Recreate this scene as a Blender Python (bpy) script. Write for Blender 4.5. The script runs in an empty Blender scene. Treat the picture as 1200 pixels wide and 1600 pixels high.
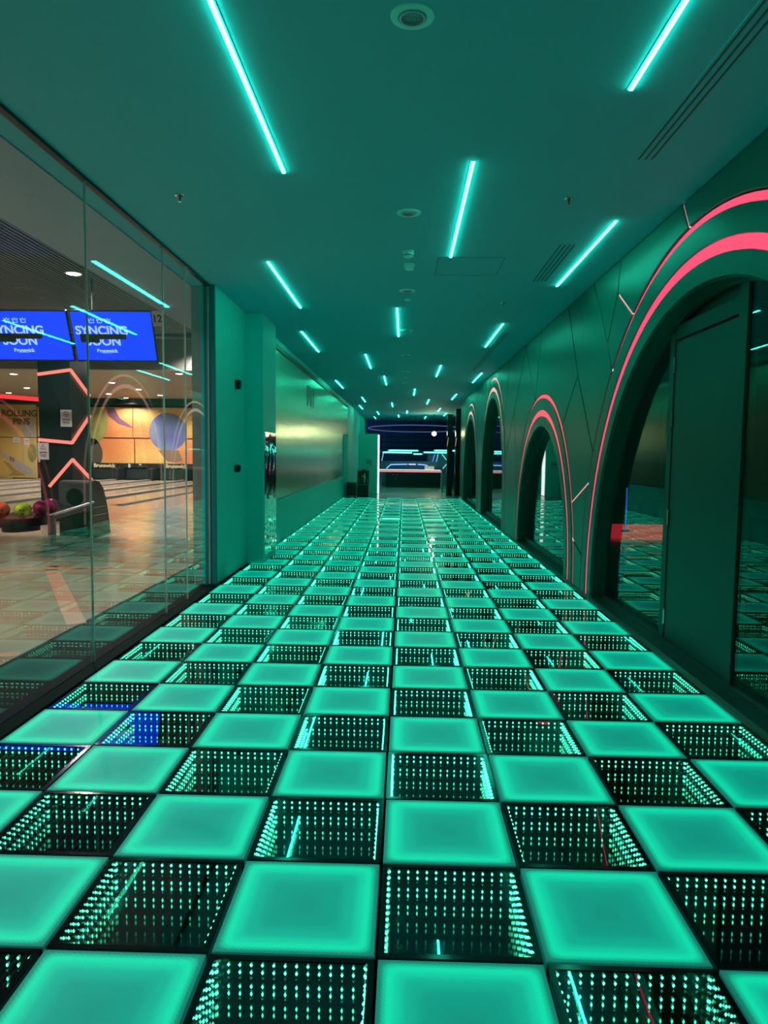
import bpy, bmesh, math, random
from mathutils import Vector, Matrix, geometry
random.seed(7)
sc = bpy.context.scene
C = sc.collection
PI = math.pi

# ------------------------------------------------------------------ camera
cam_d = bpy.data.cameras.new('camera')
cam = bpy.data.objects.new('camera', cam_d)
C.objects.link(cam)
cam_d.sensor_fit = 'VERTICAL'
cam_d.sensor_height = 32.0
cam_d.lens = 1132.97 / 1600 * 32.0
cam_d.clip_start = 0.05
cam_d.clip_end = 200
fwd = Vector((-0.02675036, 0.99642534, -0.08013084))
rgt = Vector((0.99954568, 0.02777526, 0.01170298))
upv = Vector((-0.01388681, 0.07978138, 0.99671565))
m = Matrix((rgt, upv, -fwd)).transposed().to_4x4()
m.translation = Vector((0.06299, -2.04261, 1.49541))
cam.matrix_world = m
sc.camera = cam

# ------------------------------------------------------------------ world, exposure
w = bpy.data.worlds.new('world')
sc.world = w
w.use_nodes = True
w.node_tree.nodes['Background'].inputs[0].default_value = (0.01, 0.02, 0.03, 1)
w.node_tree.nodes['Background'].inputs[1].default_value = 0.05
sc.view_settings.view_transform = 'Standard'
sc.view_settings.look = 'None'
sc.view_settings.exposure = 0.0
sc.view_settings.gamma = 1.0
sc.view_settings.use_curve_mapping = False
sc.cycles.max_bounces = 8
sc.cycles.diffuse_bounces = 3
sc.cycles.glossy_bounces = 5
sc.cycles.transparent_max_bounces = 24
sc.cycles.transmission_bounces = 6
sc.cycles.caustics_reflective = False
sc.cycles.caustics_refractive = False

# ------------------------------------------------------------------ materials
MATS = {}


def mat(name, col, rough=0.5, metal=0.0, emit=None, es=0.0, spec=0.5, noise=0.0, nscale=8.0, bump=0.0, coat=0.0, sample=True):
    if name in MATS:
        return MATS[name]
    M = bpy.data.materials.new(name)
    M.use_nodes = True
    nt = M.node_tree
    b = nt.nodes['Principled BSDF']
    b.inputs['Base Color'].default_value = (*col, 1)
    b.inputs['Roughness'].default_value = rough
    b.inputs['Metallic'].default_value = metal
    b.inputs['Specular IOR Level'].default_value = spec
    b.inputs['Coat Weight'].default_value = coat
    if emit:
        b.inputs['Emission Color'].default_value = (*emit, 1)
        b.inputs['Emission Strength'].default_value = es
        if not sample:
            M.cycles.emission_sampling = 'NONE'
    if noise or bump:
        tc = nt.nodes.new('ShaderNodeTexCoord')
        n = nt.nodes.new('ShaderNodeTexNoise')
        n.inputs['Scale'].default_value = nscale
        n.inputs['Detail'].default_value = 4
        nt.links.new(tc.outputs['Object'], n.inputs['Vector'])
        if noise:
            mx = nt.nodes.new('ShaderNodeMix')
            mx.data_type = 'RGBA'
            mx.inputs['A'].default_value = (*[c * (1 - noise) for c in col], 1)
            mx.inputs['B'].default_value = (*[min(1, c * (1 + noise)) for c in col], 1)
            nt.links.new(n.outputs['Fac'], mx.inputs['Factor'])
            nt.links.new(mx.outputs['Result'], b.inputs['Base Color'])
        if bump:
            bp = nt.nodes.new('ShaderNodeBump')
            bp.inputs['Strength'].default_value = bump
            bp.inputs['Distance'].default_value = 0.01
            nt.links.new(n.outputs['Fac'], bp.inputs['Height'])
            nt.links.new(bp.outputs['Normal'], b.inputs['Normal'])
    MATS[name] = M
    return M


def emis(name, col, s, sample=True):
    if name in MATS:
        return MATS[name]
    M = bpy.data.materials.new(name)
    M.use_nodes = True
    nt = M.node_tree
    nt.nodes.remove(nt.nodes['Principled BSDF'])
    e = nt.nodes.new('ShaderNodeEmission')
    e.inputs[0].default_value = (*col, 1)
    e.inputs[1].default_value = s
    nt.links.new(e.outputs[0], nt.nodes['Material Output'].inputs[0])
    if not sample:
        M.cycles.emission_sampling = 'NONE'
    MATS[name] = M
    return M


def glass(name, tint, ior=1.5, extra=0.0, scale=1.0):
    """thin pane: Fresnel-weighted mirror over a clear, tinted pane (same from both sides)"""
    M = bpy.data.materials.new(name)
    M.use_nodes = True
    nt = M.node_tree
    nt.nodes.remove(nt.nodes['Principled BSDF'])
    N = nt.nodes.new
    geo = N('ShaderNodeNewGeometry')
    mr = N('ShaderNodeMapRange')
    mr.inputs['To Min'].default_value = ior
    mr.inputs['To Max'].default_value = 1 / ior
    nt.links.new(geo.outputs['Backfacing'], mr.inputs['Value'])
    fr = N('ShaderNodeFresnel')
    nt.links.new(mr.outputs['Result'], fr.inputs['IOR'])
    ma = N('ShaderNodeMath')
    ma.operation = 'MULTIPLY_ADD'
    ma.use_clamp = True
    ma.inputs[1].default_value = scale
    ma.inputs[2].default_value = extra
    nt.links.new(fr.outputs[0], ma.inputs[0])
    t = N('ShaderNodeBsdfTransparent')
    t.inputs[0].default_value = (*tint, 1)
    g = N('ShaderNodeBsdfGlossy')
    g.inputs['Roughness'].default_value = 0.0
    g.inputs[0].default_value = (1, 1, 1, 1)
    mx = N('ShaderNodeMixShader')
    nt.links.new(ma.outputs[0], mx.inputs[0])
    nt.links.new(t.outputs[0], mx.inputs[1])
    nt.links.new(g.outputs[0], mx.inputs[2])
    nt.links.new(mx.outputs[0], nt.nodes['Material Output'].inputs[0])
    MATS[name] = M
    return M


# ------------------------------------------------------------------ mesh helpers
class MB:
    def __init__(self):
        self.v = []
        self.f = []

    def add(self, vs, fs):
        o = len(self.v)
        self.v += [tuple(p) for p in vs]
        self.f += [tuple(i + o for i in q) for q in fs]
        return self

    def box(self, x0, x1, y0, y1, z0, z1, ch=0.0):
        if x0 > x1: x0, x1 = x1, x0
        if y0 > y1: y0, y1 = y1, y0
        if z0 > z1: z0, z1 = z1, z0
        if ch <= 0:
            v = [(x, y, z) for x in (x0, x1) for y in (y0, y1) for z in (z0, z1)]
            f = [(0, 1, 3, 2), (4, 6, 7, 5), (0, 4, 5, 1), (2, 3, 7, 6), (0, 2, 6, 4), (1, 5, 7, 3)]
            return self.add(v, f)
        bm = bmesh.new()
        bmesh.ops.create_cube(bm, size=1)
        for p in bm.verts:
            p.co = Vector(((x0 + x1) / 2 + p.co.x * (x1 - x0), (y0 + y1) / 2 + p.co.y * (y1 - y0), (z0 + z1) / 2 + p.co.z * (z1 - z0)))
        bmesh.ops.bevel(bm, geom=bm.edges[:], offset=ch, segments=2, affect='EDGES', profile=0.5)
        bm.verts.index_update()
        self.add([p.co for p in bm.verts], [[p.index for p in q.verts] for q in bm.faces])
        bm.free()
        return self

    def tube(self, pts, r, n=10, cap=True):
        pts = [Vector(p) for p in pts]
        rings = []
        rr = r if isinstance(r, (list, tuple)) else [r] * len(pts)
        for i, p in enumerate(pts):
            a = pts[max(0, i - 1)]
            b = pts[min(len(pts) - 1, i + 1)]
            t = (b - a).normalized()
            ref = Vector((0, 0, 1)) if abs(t.z) < 0.9 else Vector((1, 0, 0))
            s = t.cross(ref).normalized()
            q = s.cross(t).normalized()
            rings.append([p + rr[i] * (math.cos(2 * PI * k / n) * s + math.sin(2 * PI * k / n) * q) for k in range(n)])
        vs = [p for R in rings for p in R]
        fs = []
        for i in range(len(pts) - 1):
            for k in range(n):
                k2 = (k + 1) % n
                fs.append((i * n + k, i * n + k2, (i + 1) * n + k2, (i + 1) * n + k))
        if cap:
            fs.append(tuple(reversed(range(n))))
            fs.append(tuple((len(pts) - 1) * n + k for k in range(n)))
        return self.add(vs, fs)

    def lathe(self, prof, cx=0, cy=0, cz=0, n=24, axis='Z'):
        vs = []
        fs = []
        for (r, h) in prof:
            for k in range(n):
                a = 2 * PI * k / n
                p = (r * math.cos(a), r * math.sin(a), h)
                if axis == 'Y':
                    p = (p[0], p[2], p[1])
                elif axis == 'X':
                    p = (p[2], p[0], p[1])
                vs.append((cx + p[0], cy + p[1], cz + p[2]))
        for i in range(len(prof) - 1):
            for k in range(n):
                k2 = (k + 1) % n
                fs.append((i * n + k, i * n + k2, (i + 1) * n + k2, (i + 1) * n + k))
        fs.append(tuple(reversed(range(n))))
        fs.append(tuple((len(prof) - 1) * n + k for k in range(n)))
        return self.add(vs, fs)

    def prism(self, poly, a0, a1, plane='XZ'):
        """extrude a 2D polygon: 'XZ' along Y, 'YZ' along X, 'XY' along Z"""
        def P(u, v, d):
            return {'XZ': (u, d, v), 'YZ': (d, u, v), 'XY': (u, v, d)}[plane]
        n = len(poly)
        vs = [P(u, v, a0) for u, v in poly] + [P(u, v, a1) for u, v in poly]
        fs = [tuple(range(n)), tuple(reversed(range(n, 2 * n)))]
        fs += [(i, (i + 1) % n, (i + 1) % n + n, i + n) for i in range(n)]
        return self.add(vs, fs)

    def sphere(self, cx, cy, cz, r, n=20, mrows=12):
        pr = [(r * math.sin(PI * i / mrows) if 0 < i < mrows else 1e-4, -r * math.cos(PI * i / mrows)) for i in range(mrows + 1)]
        return self.lathe(pr, cx, cy, cz, n)

    def mesh(self, name, M=None, smooth=False):
        me = bpy.data.meshes.new(name)
        me.from_pydata(self.v, [], self.f)
        bm = bmesh.new()
        bm.from_mesh(me)
        bmesh.ops.recalc_face_normals(bm, faces=bm.faces[:])
        bm.to_mesh(me)
        bm.free()
        if smooth:
            for p in me.polygons:
                p.use_smooth = True
            try:
                me.set_sharp_from_angle(angle=math.radians(40))
            except Exception:
                pass
        if M:
            me.materials.append(M)
        return me

    def build(self, name, M, parent=None, smooth=False, loc=None, rz=0):
        return link(name, self.mesh(name, M, smooth), parent, loc, rz)


def link(name, me, parent=None, loc=None, rz=0):
    o = bpy.data.objects.new(name, me)
    C.objects.link(o)
    if parent:
        o.parent = parent
    if loc:
        o.location = loc
    if rz:
        o.rotation_euler = (0, 0, rz)
    return o


def tag(o, label=None, cat=None, group=None, kind=None):
    if label: o['label'] = label
    if cat: o['category'] = cat
    if group: o['group'] = group
    if kind: o['kind'] = kind
    return o


def thing(name, label, cat, loc=(0, 0, 0), rz=0, group=None):
    o = link(name, None, None, loc, rz)
    o.empty_display_size = 0.1
    return tag(o, label, cat, group)


def struct(o, label, cat):
    return tag(o, label, cat, kind='structure')


def text_obj(name, s, size, M, parent=None, rot=(PI / 2, 0, 0), loc=(0, 0, 0), ext=0.002, sx=1.0, align='CENTER', bold=0.0):
    cu = bpy.data.curves.new(name, 'FONT')
    cu.body = s
    cu.size = size
    cu.extrude = ext
    cu.offset = bold
    cu.align_x = align
    cu.align_y = 'CENTER'
    t = bpy.data.objects.new(name, cu)
    C.objects.link(t)
    dg = bpy.context.evaluated_depsgraph_get()
    me = bpy.data.meshes.new_from_object(t.evaluated_get(dg))
    bpy.data.objects.remove(t)
    bpy.data.curves.remove(cu)
    me.materials.clear()
    me.materials.append(M)
    o = link(name, me, parent, loc)
    o.rotation_euler = rot
    o.scale = (sx, 1, 1)
    return o


GREEN = (0.02, 1.0, 0.66)
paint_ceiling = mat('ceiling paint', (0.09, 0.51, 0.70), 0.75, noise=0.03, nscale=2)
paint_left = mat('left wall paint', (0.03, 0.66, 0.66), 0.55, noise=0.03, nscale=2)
paint_right = mat('right wall green paint', (0.006, 0.15, 0.13), 0.36, spec=0.4, noise=0.05, nscale=3)
paint_frame = mat('dark green frame paint', (0.01, 0.07, 0.06), 0.4)
paint_door = mat('door green paint', (0.003, 0.052, 0.044), 0.45, noise=0.05, nscale=3)
black = mat('black', (0.006, 0.007, 0.008), 0.4)
black_gloss = mat('black gloss', (0.006, 0.007, 0.008), 0.12)
groove_dark = mat('groove backing board', (0.012, 0.016, 0.015), 0.7)  # near-black board behind the panel joints
chrome = mat('brushed chrome', (0.75, 0.78, 0.78), 0.22, 1.0)
white_plastic = mat('white plastic', (0.28, 0.90, 0.95), 0.4)
led_line = emis('green led line', (0.034, 1.0, 0.60), 27.0)
BAND = [emis('pink led band', (1.0, 0.10, 0.20), 1.0), emis('rose led band', (1.0, 0.15, 0.19), 0.95),
        emis('cream led band', (1.0, 0.58, 0.45), 0.95), emis('pale cream led band', (0.95, 0.72, 0.56), 0.9)]
pink_soft = emis('soft pink led', (1.0, 0.50, 0.48), 1.0)

# lit floor panel: edge-lit frosted acrylic
lit_panel = bpy.data.materials.new('edge lit frosted acrylic')
lit_panel.use_nodes = True
_nt = lit_panel.node_tree
_b = _nt.nodes['Principled BSDF']
_b.inputs['Base Color'].default_value = (0.06, 0.40, 0.36, 1)
_b.inputs['Roughness'].default_value = 0.42
_b.inputs['Specular IOR Level'].default_value = 0.25


def _n(t, **k):
    q = _nt.nodes.new(t)
    for a, v in k.items():
        setattr(q, a, v)
    return q


_tc = _n('ShaderNodeTexCoord')
_sx = _n('ShaderNodeSeparateXYZ')
_nt.links.new(_tc.outputs['Object'], _sx.inputs[0])
_ax = _n('ShaderNodeMath', operation='ABSOLUTE')
_ay = _n('ShaderNodeMath', operation='ABSOLUTE')
_nt.links.new(_sx.outputs['X'], _ax.inputs[0])
_nt.links.new(_sx.outputs['Y'], _ay.inputs[0])
_mx = _n('ShaderNodeMath', operation='SMOOTH_MAX')
_mx.inputs[2].default_value = 0.05
_nt.links.new(_ax.outputs[0], _mx.inputs[0])
_nt.links.new(_ay.outputs[0], _mx.inputs[1])
# scallops from the single diodes along the edge
_wv = _n('ShaderNodeMath', operation='ADD')
_nt.links.new(_sx.outputs['X'], _wv.inputs[0])
_nt.links.new(_sx.outputs['Y'], _wv.inputs[1])
_ws = _n('ShaderNodeMath', operation='MULTIPLY')
_ws.inputs[1].default_value = 2 * PI / 0.0168
_nt.links.new(_wv.outputs[0], _ws.inputs[0])
_wc = _n('ShaderNodeMath', operation='COSINE')
_nt.links.new(_ws.outputs[0], _wc.inputs[0])
_wa = _n('ShaderNodeMath', operation='MULTIPLY_ADD')
_wa.inputs[1].default_value = 0.0014
_nt.links.new(_wc.outputs[0], _wa.inputs[0])
_nt.links.new(_mx.outputs[0], _wa.inputs[2])
_cr = _n('ShaderNodeValToRGB')
_nt.links.new(_wa.outputs[0], _cr.inputs[0])
_el = _cr.color_ramp.elements
_cr.color_ramp.interpolation = 'EASE'
# the smooth maximum adds up to 0.0125 at the diagonal
_el[0].position = 0.0
_el[0].color = (0.000, 0.200, 0.150, 1)
_el[1].position = 0.10
_el[1].color = (0.000, 0.240, 0.175, 1)
for p, c in ((0.155, (0.000, 0.34, 0.225, 1)), (0.190, (0.000, 0.52, 0.300, 1)), (0.210, (0.000, 0.66, 0.35, 1)),
             (0.224, (0.000, 0.42, 0.24, 1)), (0.235, (0.002, 0.14, 0.095, 1)), (0.25, (0.002, 0.07, 0.052, 1))):
    e = _el.new(p)
    e.color = c
_nt.links.new(_cr.outputs[0], _b.inputs['Emission Color'])
_b.inputs['Emission Strength'].default_value = 1.0

# tile diodes and their mirror images, built as glowing dots that dim with depth
led_image_dot = bpy.data.materials.new('tile diode and images')
led_image_dot.use_nodes = True
_nt = led_image_dot.node_tree
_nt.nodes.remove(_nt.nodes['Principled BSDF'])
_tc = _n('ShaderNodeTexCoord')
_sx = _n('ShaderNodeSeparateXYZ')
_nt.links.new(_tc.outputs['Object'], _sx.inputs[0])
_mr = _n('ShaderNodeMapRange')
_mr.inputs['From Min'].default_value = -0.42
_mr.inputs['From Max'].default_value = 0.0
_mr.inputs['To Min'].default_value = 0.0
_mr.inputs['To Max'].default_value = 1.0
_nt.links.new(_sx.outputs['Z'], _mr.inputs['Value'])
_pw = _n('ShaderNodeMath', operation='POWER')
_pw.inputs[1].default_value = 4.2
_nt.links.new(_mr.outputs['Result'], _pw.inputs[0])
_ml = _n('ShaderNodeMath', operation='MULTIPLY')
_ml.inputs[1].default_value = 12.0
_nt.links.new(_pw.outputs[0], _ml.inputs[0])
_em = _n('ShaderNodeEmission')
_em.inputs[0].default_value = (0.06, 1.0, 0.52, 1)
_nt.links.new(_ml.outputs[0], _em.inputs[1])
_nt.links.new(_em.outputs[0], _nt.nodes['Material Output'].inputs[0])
led_image_dot.cycles.emission_sampling = 'NONE'

half_mirror = glass('half mirror floor glass', (0.94, 0.98, 0.97), 1.5, extra=0.03, scale=0.62)
ghost_mirror = glass('ghost reflection layer', (0.96, 0.98, 0.98), 1.5, extra=0.016, scale=0.08)  # added inner sheets for ghost reflections of the ceiling lines
clear_glass = glass('clear partition glass', (0.97, 0.985, 0.98), 1.5, scale=0.75)
dark_glass = glass('dark arch glass', (0.80, 0.88, 0.86), 1.5, scale=0.85, extra=0.0)

H = 3.31           # corridor ceiling height
Y0, Y1 = -3.0, 22.5
YE = 38.0          # where the corridor ceiling stops

# ------------------------------------------------------------------ floor of alternating panels
floor = MB().box(-2.12, 2.12, -6.2, 22.52, -0.70, -0.62).build('floor', black)
struct(floor, 'checkerboard corridor floor of lit green panels and infinity mirror panels', 'floor')
T = 0.5
lit_me = MB()
lit_me.box(-0.244, 0.244, -0.244, 0.244, -0.06, 0.0, ch=0.0015)
lit_me = lit_me.mesh('lit_floor_tile', lit_panel)
fr = MB()
a, b = 0.2465, 0.226
for (x0, x1, y0, y1) in ((-a, a, b, a), (-a, a, -a, -b), (-a, -b, -b, b), (b, a, -b, b)):
    fr.box(x0, x1, y0, y1, -0.55, 0.0)
fr.box(-b, b, -b, b, -0.55, -0.54)
frame_me = fr.mesh('mirror_floor_tile', black_gloss)
pane_me = MB().box(-b, b, -b, b, -0.004, -0.002).mesh('tile_glass', half_mirror)
pb = MB()
pb.add([(-b, -b, -0.034), (b, -b, -0.034), (b, b, -0.034), (-b, b, -0.034)], [(0, 1, 2, 3)])
pb.add([(-b, -b, -0.066), (b, -b, -0.066), (b, b, -0.066), (-b, b, -0.066)], [(0, 1, 2, 3)])
film_me = pb.mesh('ghost_layer', ghost_mirror)
ld = MB()  # top row is the diode strip, the rows below its reflected images
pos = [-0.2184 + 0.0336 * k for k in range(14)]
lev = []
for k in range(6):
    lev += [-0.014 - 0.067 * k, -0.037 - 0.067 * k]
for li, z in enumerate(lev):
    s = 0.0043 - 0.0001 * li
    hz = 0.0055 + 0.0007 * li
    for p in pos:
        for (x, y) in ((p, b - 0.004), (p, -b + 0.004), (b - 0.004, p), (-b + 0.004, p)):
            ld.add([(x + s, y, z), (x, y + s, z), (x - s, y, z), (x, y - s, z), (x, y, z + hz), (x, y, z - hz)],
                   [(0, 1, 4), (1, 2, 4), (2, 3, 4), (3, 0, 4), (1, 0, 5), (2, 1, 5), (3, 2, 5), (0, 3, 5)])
led_me = ld.mesh('led_and_image_dots', led_image_dot)
for j in range(-6, 45):
    for i in range(-4, 4):
        loc = ((i + 0.5) * T, (j + 0.5) * T, 0)
        if (i + j) % 2:
            link('lit_floor_tile', lit_me, floor, loc)
        else:
            t = link('mirror_floor_tile', frame_me, floor, loc)
            link('tile_glass', pane_me, t)
            link('ghost_layer', film_me, t)
            link('led_and_image_dots', led_me, t)['kind'] = 'stuff'

# edge kerbs
trim = MB().box(-2.105, -2.0, -6, 5.98, -0.05, 0.012).build('trim_1', mat('black metal track', (0.003, 0.016, 0.013), 0.6, spec=0.04))
struct(trim, 'dark metal floor track under the glass partition', 'floor track')
kerb = MB()
kerb.prism([(2.0, -0.05), (2.0, 0.012), (2.035, 0.022), (2.035, -0.05)], -6, 23.6, 'XZ')
kerb = kerb.build('trim_2', mat('green kerb metal', (0.10, 0.24, 0.20), 0.3, 0.5))
struct(kerb, 'narrow green metal kerb along the arched wall', 'kerb')

# ------------------------------------------------------------------ ceiling
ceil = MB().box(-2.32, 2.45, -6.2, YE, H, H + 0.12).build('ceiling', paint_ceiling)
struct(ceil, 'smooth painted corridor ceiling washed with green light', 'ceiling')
ch = MB().box(-2.125, -2.08, -6, 5.98, H - 0.022, H).build('trim_3', black)
struct(ch, 'black channel holding the glass partition at the ceiling', 'channel')
hatch = MB()
for (x0, x1, y0, y1) in ((0.35, 0.97, 4.83, 4.834), (0.35, 0.97, 5.496, 5.5), (0.35, 0.354, 4.83, 5.5), (0.966, 0.97, 4.83, 5.5)):
    hatch.box(x0, x1, y0, y1, H - 0.0015, H + 0.001)
hatch.build('hatch_joint', groove_dark, ceil)

ORD = ('first second third fourth fifth sixth seventh eighth ninth tenth eleventh twelfth thirteenth fourteenth fifteenth sixteenth '
       'seventeenth eighteenth nineteenth twentieth twenty-first twenty-second twenty-third twenty-fourth twenty-fifth twenty-sixth twenty-seventh').split()
LINES = [(1.157, -0.45), (-0.742, 0.62), (0.465, 2.62), (1.67, 3.75), (-1.26, 5.0), (-0.05, 7.16), (1.403, 8.2), (-1.50, 8.95), (-0.672, 11.4),
         (0.787, 12.95), (1.76, 14.3), (-0.432, 15.1), (-1.67, 16.2), (0.336, 18.4), (1.61, 20.0), (-1.33, 21.5), (0.86, 22.3), (-0.405, 24.0),
         (-1.66, 25.6), (1.467, 26.8), (0.16, 28.6), (-1.13, 29.6), (1.90, 30.2), (-0.228, 31.9), (1.08, 33.0), (-1.44, 33.8)]
hs = MB()
Lh = 1.09
hs.box(-0.017, 0.017, -Lh - 0.006, Lh + 0.006, -0.004, 0.0005)
hs_me = hs.mesh('trim_frame', white_plastic)
df_me = MB().box(-0.0105, 0.0105, -Lh, Lh, -0.013, -0.003, ch=0.003).mesh('diffuser', led_line)
for k, (x, y) in enumerate(LINES):
    o = thing('ceiling_light_line', 'slim glowing green light line set along the ceiling, %s nearest to the camera' % ORD[k], 'light',
              (x, y + Lh, H), 0, 'green light lines scattered over the corridor ceiling')
    link('trim_frame', hs_me, o)
    link('diffuser', df_me, o)

# round downlights, unlit, in a row
ring = MB()
ring.lathe([(0.052, 0.0), (0.088, 0.0), (0.088, -0.006), (0.062, -0.009), (0.056, -0.004), (0.052, 0.0)], n=32)
ring_me = MB()
n = 36
prof = [(0.092, 0.0), (0.09, -0.006), (0.062, -0.009), (0.058, -0.004), (0.058, 0.0)]
vs = [(r * math.cos(2 * PI * k / n), r * math.sin(2 * PI * k / n), h) for r, h in prof for k in range(n)]
fs = [(i * n + k, i * n + (k + 1) % n, (i + 1) * n + (k + 1) % n, (i + 1) * n + k) for i in range(len(prof) - 1) for k in range(n)]
ring_me.add(vs, fs)
ring_me = ring_me.mesh('trim_ring', white_plastic, True)
gim = MB()
prof = [(0.054, -0.001), (0.054, -0.012), (0.047, -0.014), (0.044, -0.004)]
vs = [(r * math.cos(2 * PI * k / n), r * math.sin(2 * PI * k / n), h) for r, h in prof for k in range(n)]
fs = [(i * n + k, i * n + (k + 1) % n, (i + 1) * n + (k + 1) % n, (i + 1) * n + k) for i in range(len(prof) - 1) for k in range(n)]
gim.add(vs, fs)
gim_me = gim.mesh('gimbal_ring', mat('pale blue enamel', (0.35, 0.55, 0.75), 0.35), True)
lens_me = MB().lathe([(0.046, -0.001), (0.046, -0.004)], n=32).mesh('lens', mat('grey lens', (0.12, 0.2, 0.22), 0.1))
ch_m = MB()
for q in range(7):
    ch_m.box(-0.033 + 0.011 * q - 0.0015, -0.033 + 0.011 * q + 0.0015, 0.012, 0.02, -0.0065, -0.004)
for q in range(5):
    ch_m.box(-0.022 + 0.011 * q - 0.0015, -0.022 + 0.011 * q + 0.0015, -0.02, -0.012, -0.0065, -0.004)
chip_me = ch_m.mesh('diode_chips', mat('pale chips', (0.8, 0.9, 0.85), 0.3))
for k, y in enumerate((1.128, 3.589, 6.21, 8.81, 11.5, 14.2, 16.7)):
    o = thing('ceiling_downlight', 'unlit round downlight with pale ring in the middle row, %s nearest to the camera' % ORD[k], 'light',
              (0.072, y, H), 0, 'row of unlit round downlights')
    link('trim_ring', ring_me, o)
    link('gimbal_ring', gim_me, o)
    link('lens', lens_me, o)
    if k < 3:
        link('diode_chips', chip_me, o)['kind'] = 'stuff'

# smoke detectors and small discs
for k, (x, y, lb) in enumerate(((0.075, 4.63, 'white smoke detector with dark vents on the ceiling, nearer of the two'),
                                (0.089, 5.07, 'plain white smoke detector on the ceiling, farther of the two'))):
    o = thing('smoke_detector', lb, 'smoke detector', (x, y, H))
    MB().lathe([(0.052, 0), (0.052, -0.022), (0.048, -0.026)], n=28).build('base', white_plastic, o, True)
    MB().lathe([(0.046, -0.024), (0.046, -0.044), (0.038, -0.056), (0.02, -0.059)], n=28).build('cap', white_plastic, o, True)
    if k == 0:
        v = MB()
        for q in range(5):
            an = -PI / 2 + (q - 2) * 0.5
            v.box(0.0445 * math.cos(an) - 0.006, 0.0445 * math.cos(an) + 0.006, 0.0445 * math.sin(an) - 0.004, 0.0445 * math.sin(an) + 0.004, -0.046, -0.038)
        v.build('vent_slots', black, o)
for k, y in enumerate((6.68, 15.45)):
    tag(MB().lathe([(0.042, 0), (0.042, -0.006), (0.03, -0.012)], 0.08, y, H, 24).build('ceiling_sensor', white_plastic, None, True),
        ['small flat round sensor just beyond the third downlight', 'small flat round sensor far down the downlight row'][k], 'sensor')
for k, (x, y, lb) in enumerate(((-1.557, 3.233, 'small fire sprinkler hanging from the ceiling near the glass partition'),
                                (1.205, 3.292, 'small fire sprinkler on the ceiling beside the nearest air slots'),
                                (1.226, 6.83, 'small fire sprinkler on the ceiling beyond the second air slots'))):
    o = thing('fire_sprinkler', lb, 'sprinkler', (x, y, H))
    r = MB()
    prof = [(0.036, 0.0), (0.035, -0.004), (0.022, -0.006), (0.02, 0.0)]
    vs = [(q * math.cos(2 * PI * t / 24), q * math.sin(2 * PI * t / 24), h) for q, h in prof for t in range(24)]
    fs = [(i * 24 + t, i * 24 + (t + 1) % 24, (i + 1) * 24 + (t + 1) % 24, (i + 1) * 24 + t) for i in range(3) for t in range(24)]
    r.add(vs, fs).build('escutcheon', chrome, o, True)
    MB().lathe([(0.019, 0.0005), (0.019, -0.003)], n=20).build('cup', black, o)
    MB().lathe([(0.008, -0.002), (0.007, -0.03), (0.004, -0.042)], n=12).build('stem', mat('bronze', (0.1, 0.12, 0.1), 0.4, 0.5), o, True)
    MB().lathe([(0.013, -0.042), (0.014, -0.045)], n=16).build('deflector', chrome, o)

# linear air slots
for k, (x0, x1, y0, y1, lb) in enumerate(((1.45, 1.57, -0.6, 2.6, 'long linear air diffuser with three slots beside the nearest light line'),
                                          (1.365, 1.525, 4.40, 5.75, 'short linear air diffuser with slots next to the fourth light line'),
                                          (1.49, 1.60, 8.9, 13.9, 'linear air diffuser running along the ceiling above the second arch'))):
    o = thing('air_diffuser', lb, 'air vent', ((x0 + x1) / 2, (y0 + y1) / 2, H))
    hw, hl = (x1 - x0) / 2, (y1 - y0) / 2
    MB().box(-hw, hw, -hl, hl, -0.003, -0.0002).build('plate', paint_ceiling, o)
    ns = 3 if k != 1 else 4
    for q in range(ns):
        cx = -hw + (q + 0.5) * 2 * hw / ns
        MB().box(cx - 0.006, cx + 0.006, -hl + 0.01, hl - 0.01, -0.0045, -0.002).build('slot', mat('slot grey', (0.02, 0.10, 0.11), 0.6), o)

# ------------------------------------------------------------------ right wall with arches
XW = 2.03
#          centre y, centre z, radii: outer, band edge, inner band outer, inner band inner, opening
ARCH = [(3.0, 0.13, 2.97, 2.915, 2.75, 2.66, 2.52), (8.6, 0.10, 2.27, 2.215, 2.05, 1.96, 1.82),
        (14.48, 0.81, 2.41, 2.355, 2.19, 2.10, 1.96), (19.9, 0.39, 2.62, 2.565, 2.40, 2.31, 2.17)]
WY0, WY1 = -6.0, 23.6


def arc(cy, cz, R, n=64):
    """stilted arch outline from the near foot to the far foot"""
    pts = [(cy - R, 0.0)]
    for k in range(n + 1):
        a = PI - PI * k / n
        pts.append((cy + R * math.cos(a), cz + R * math.sin(a)))
    pts.append((cy + R, 0.0))
    return pts


def oh(y):
    for (cy, cz, *_r, R) in ARCH:
        if abs(y - cy) < R:
            return cz + math.sqrt(max(0, R * R - (y - cy) ** 2))
    return 0.0


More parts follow.
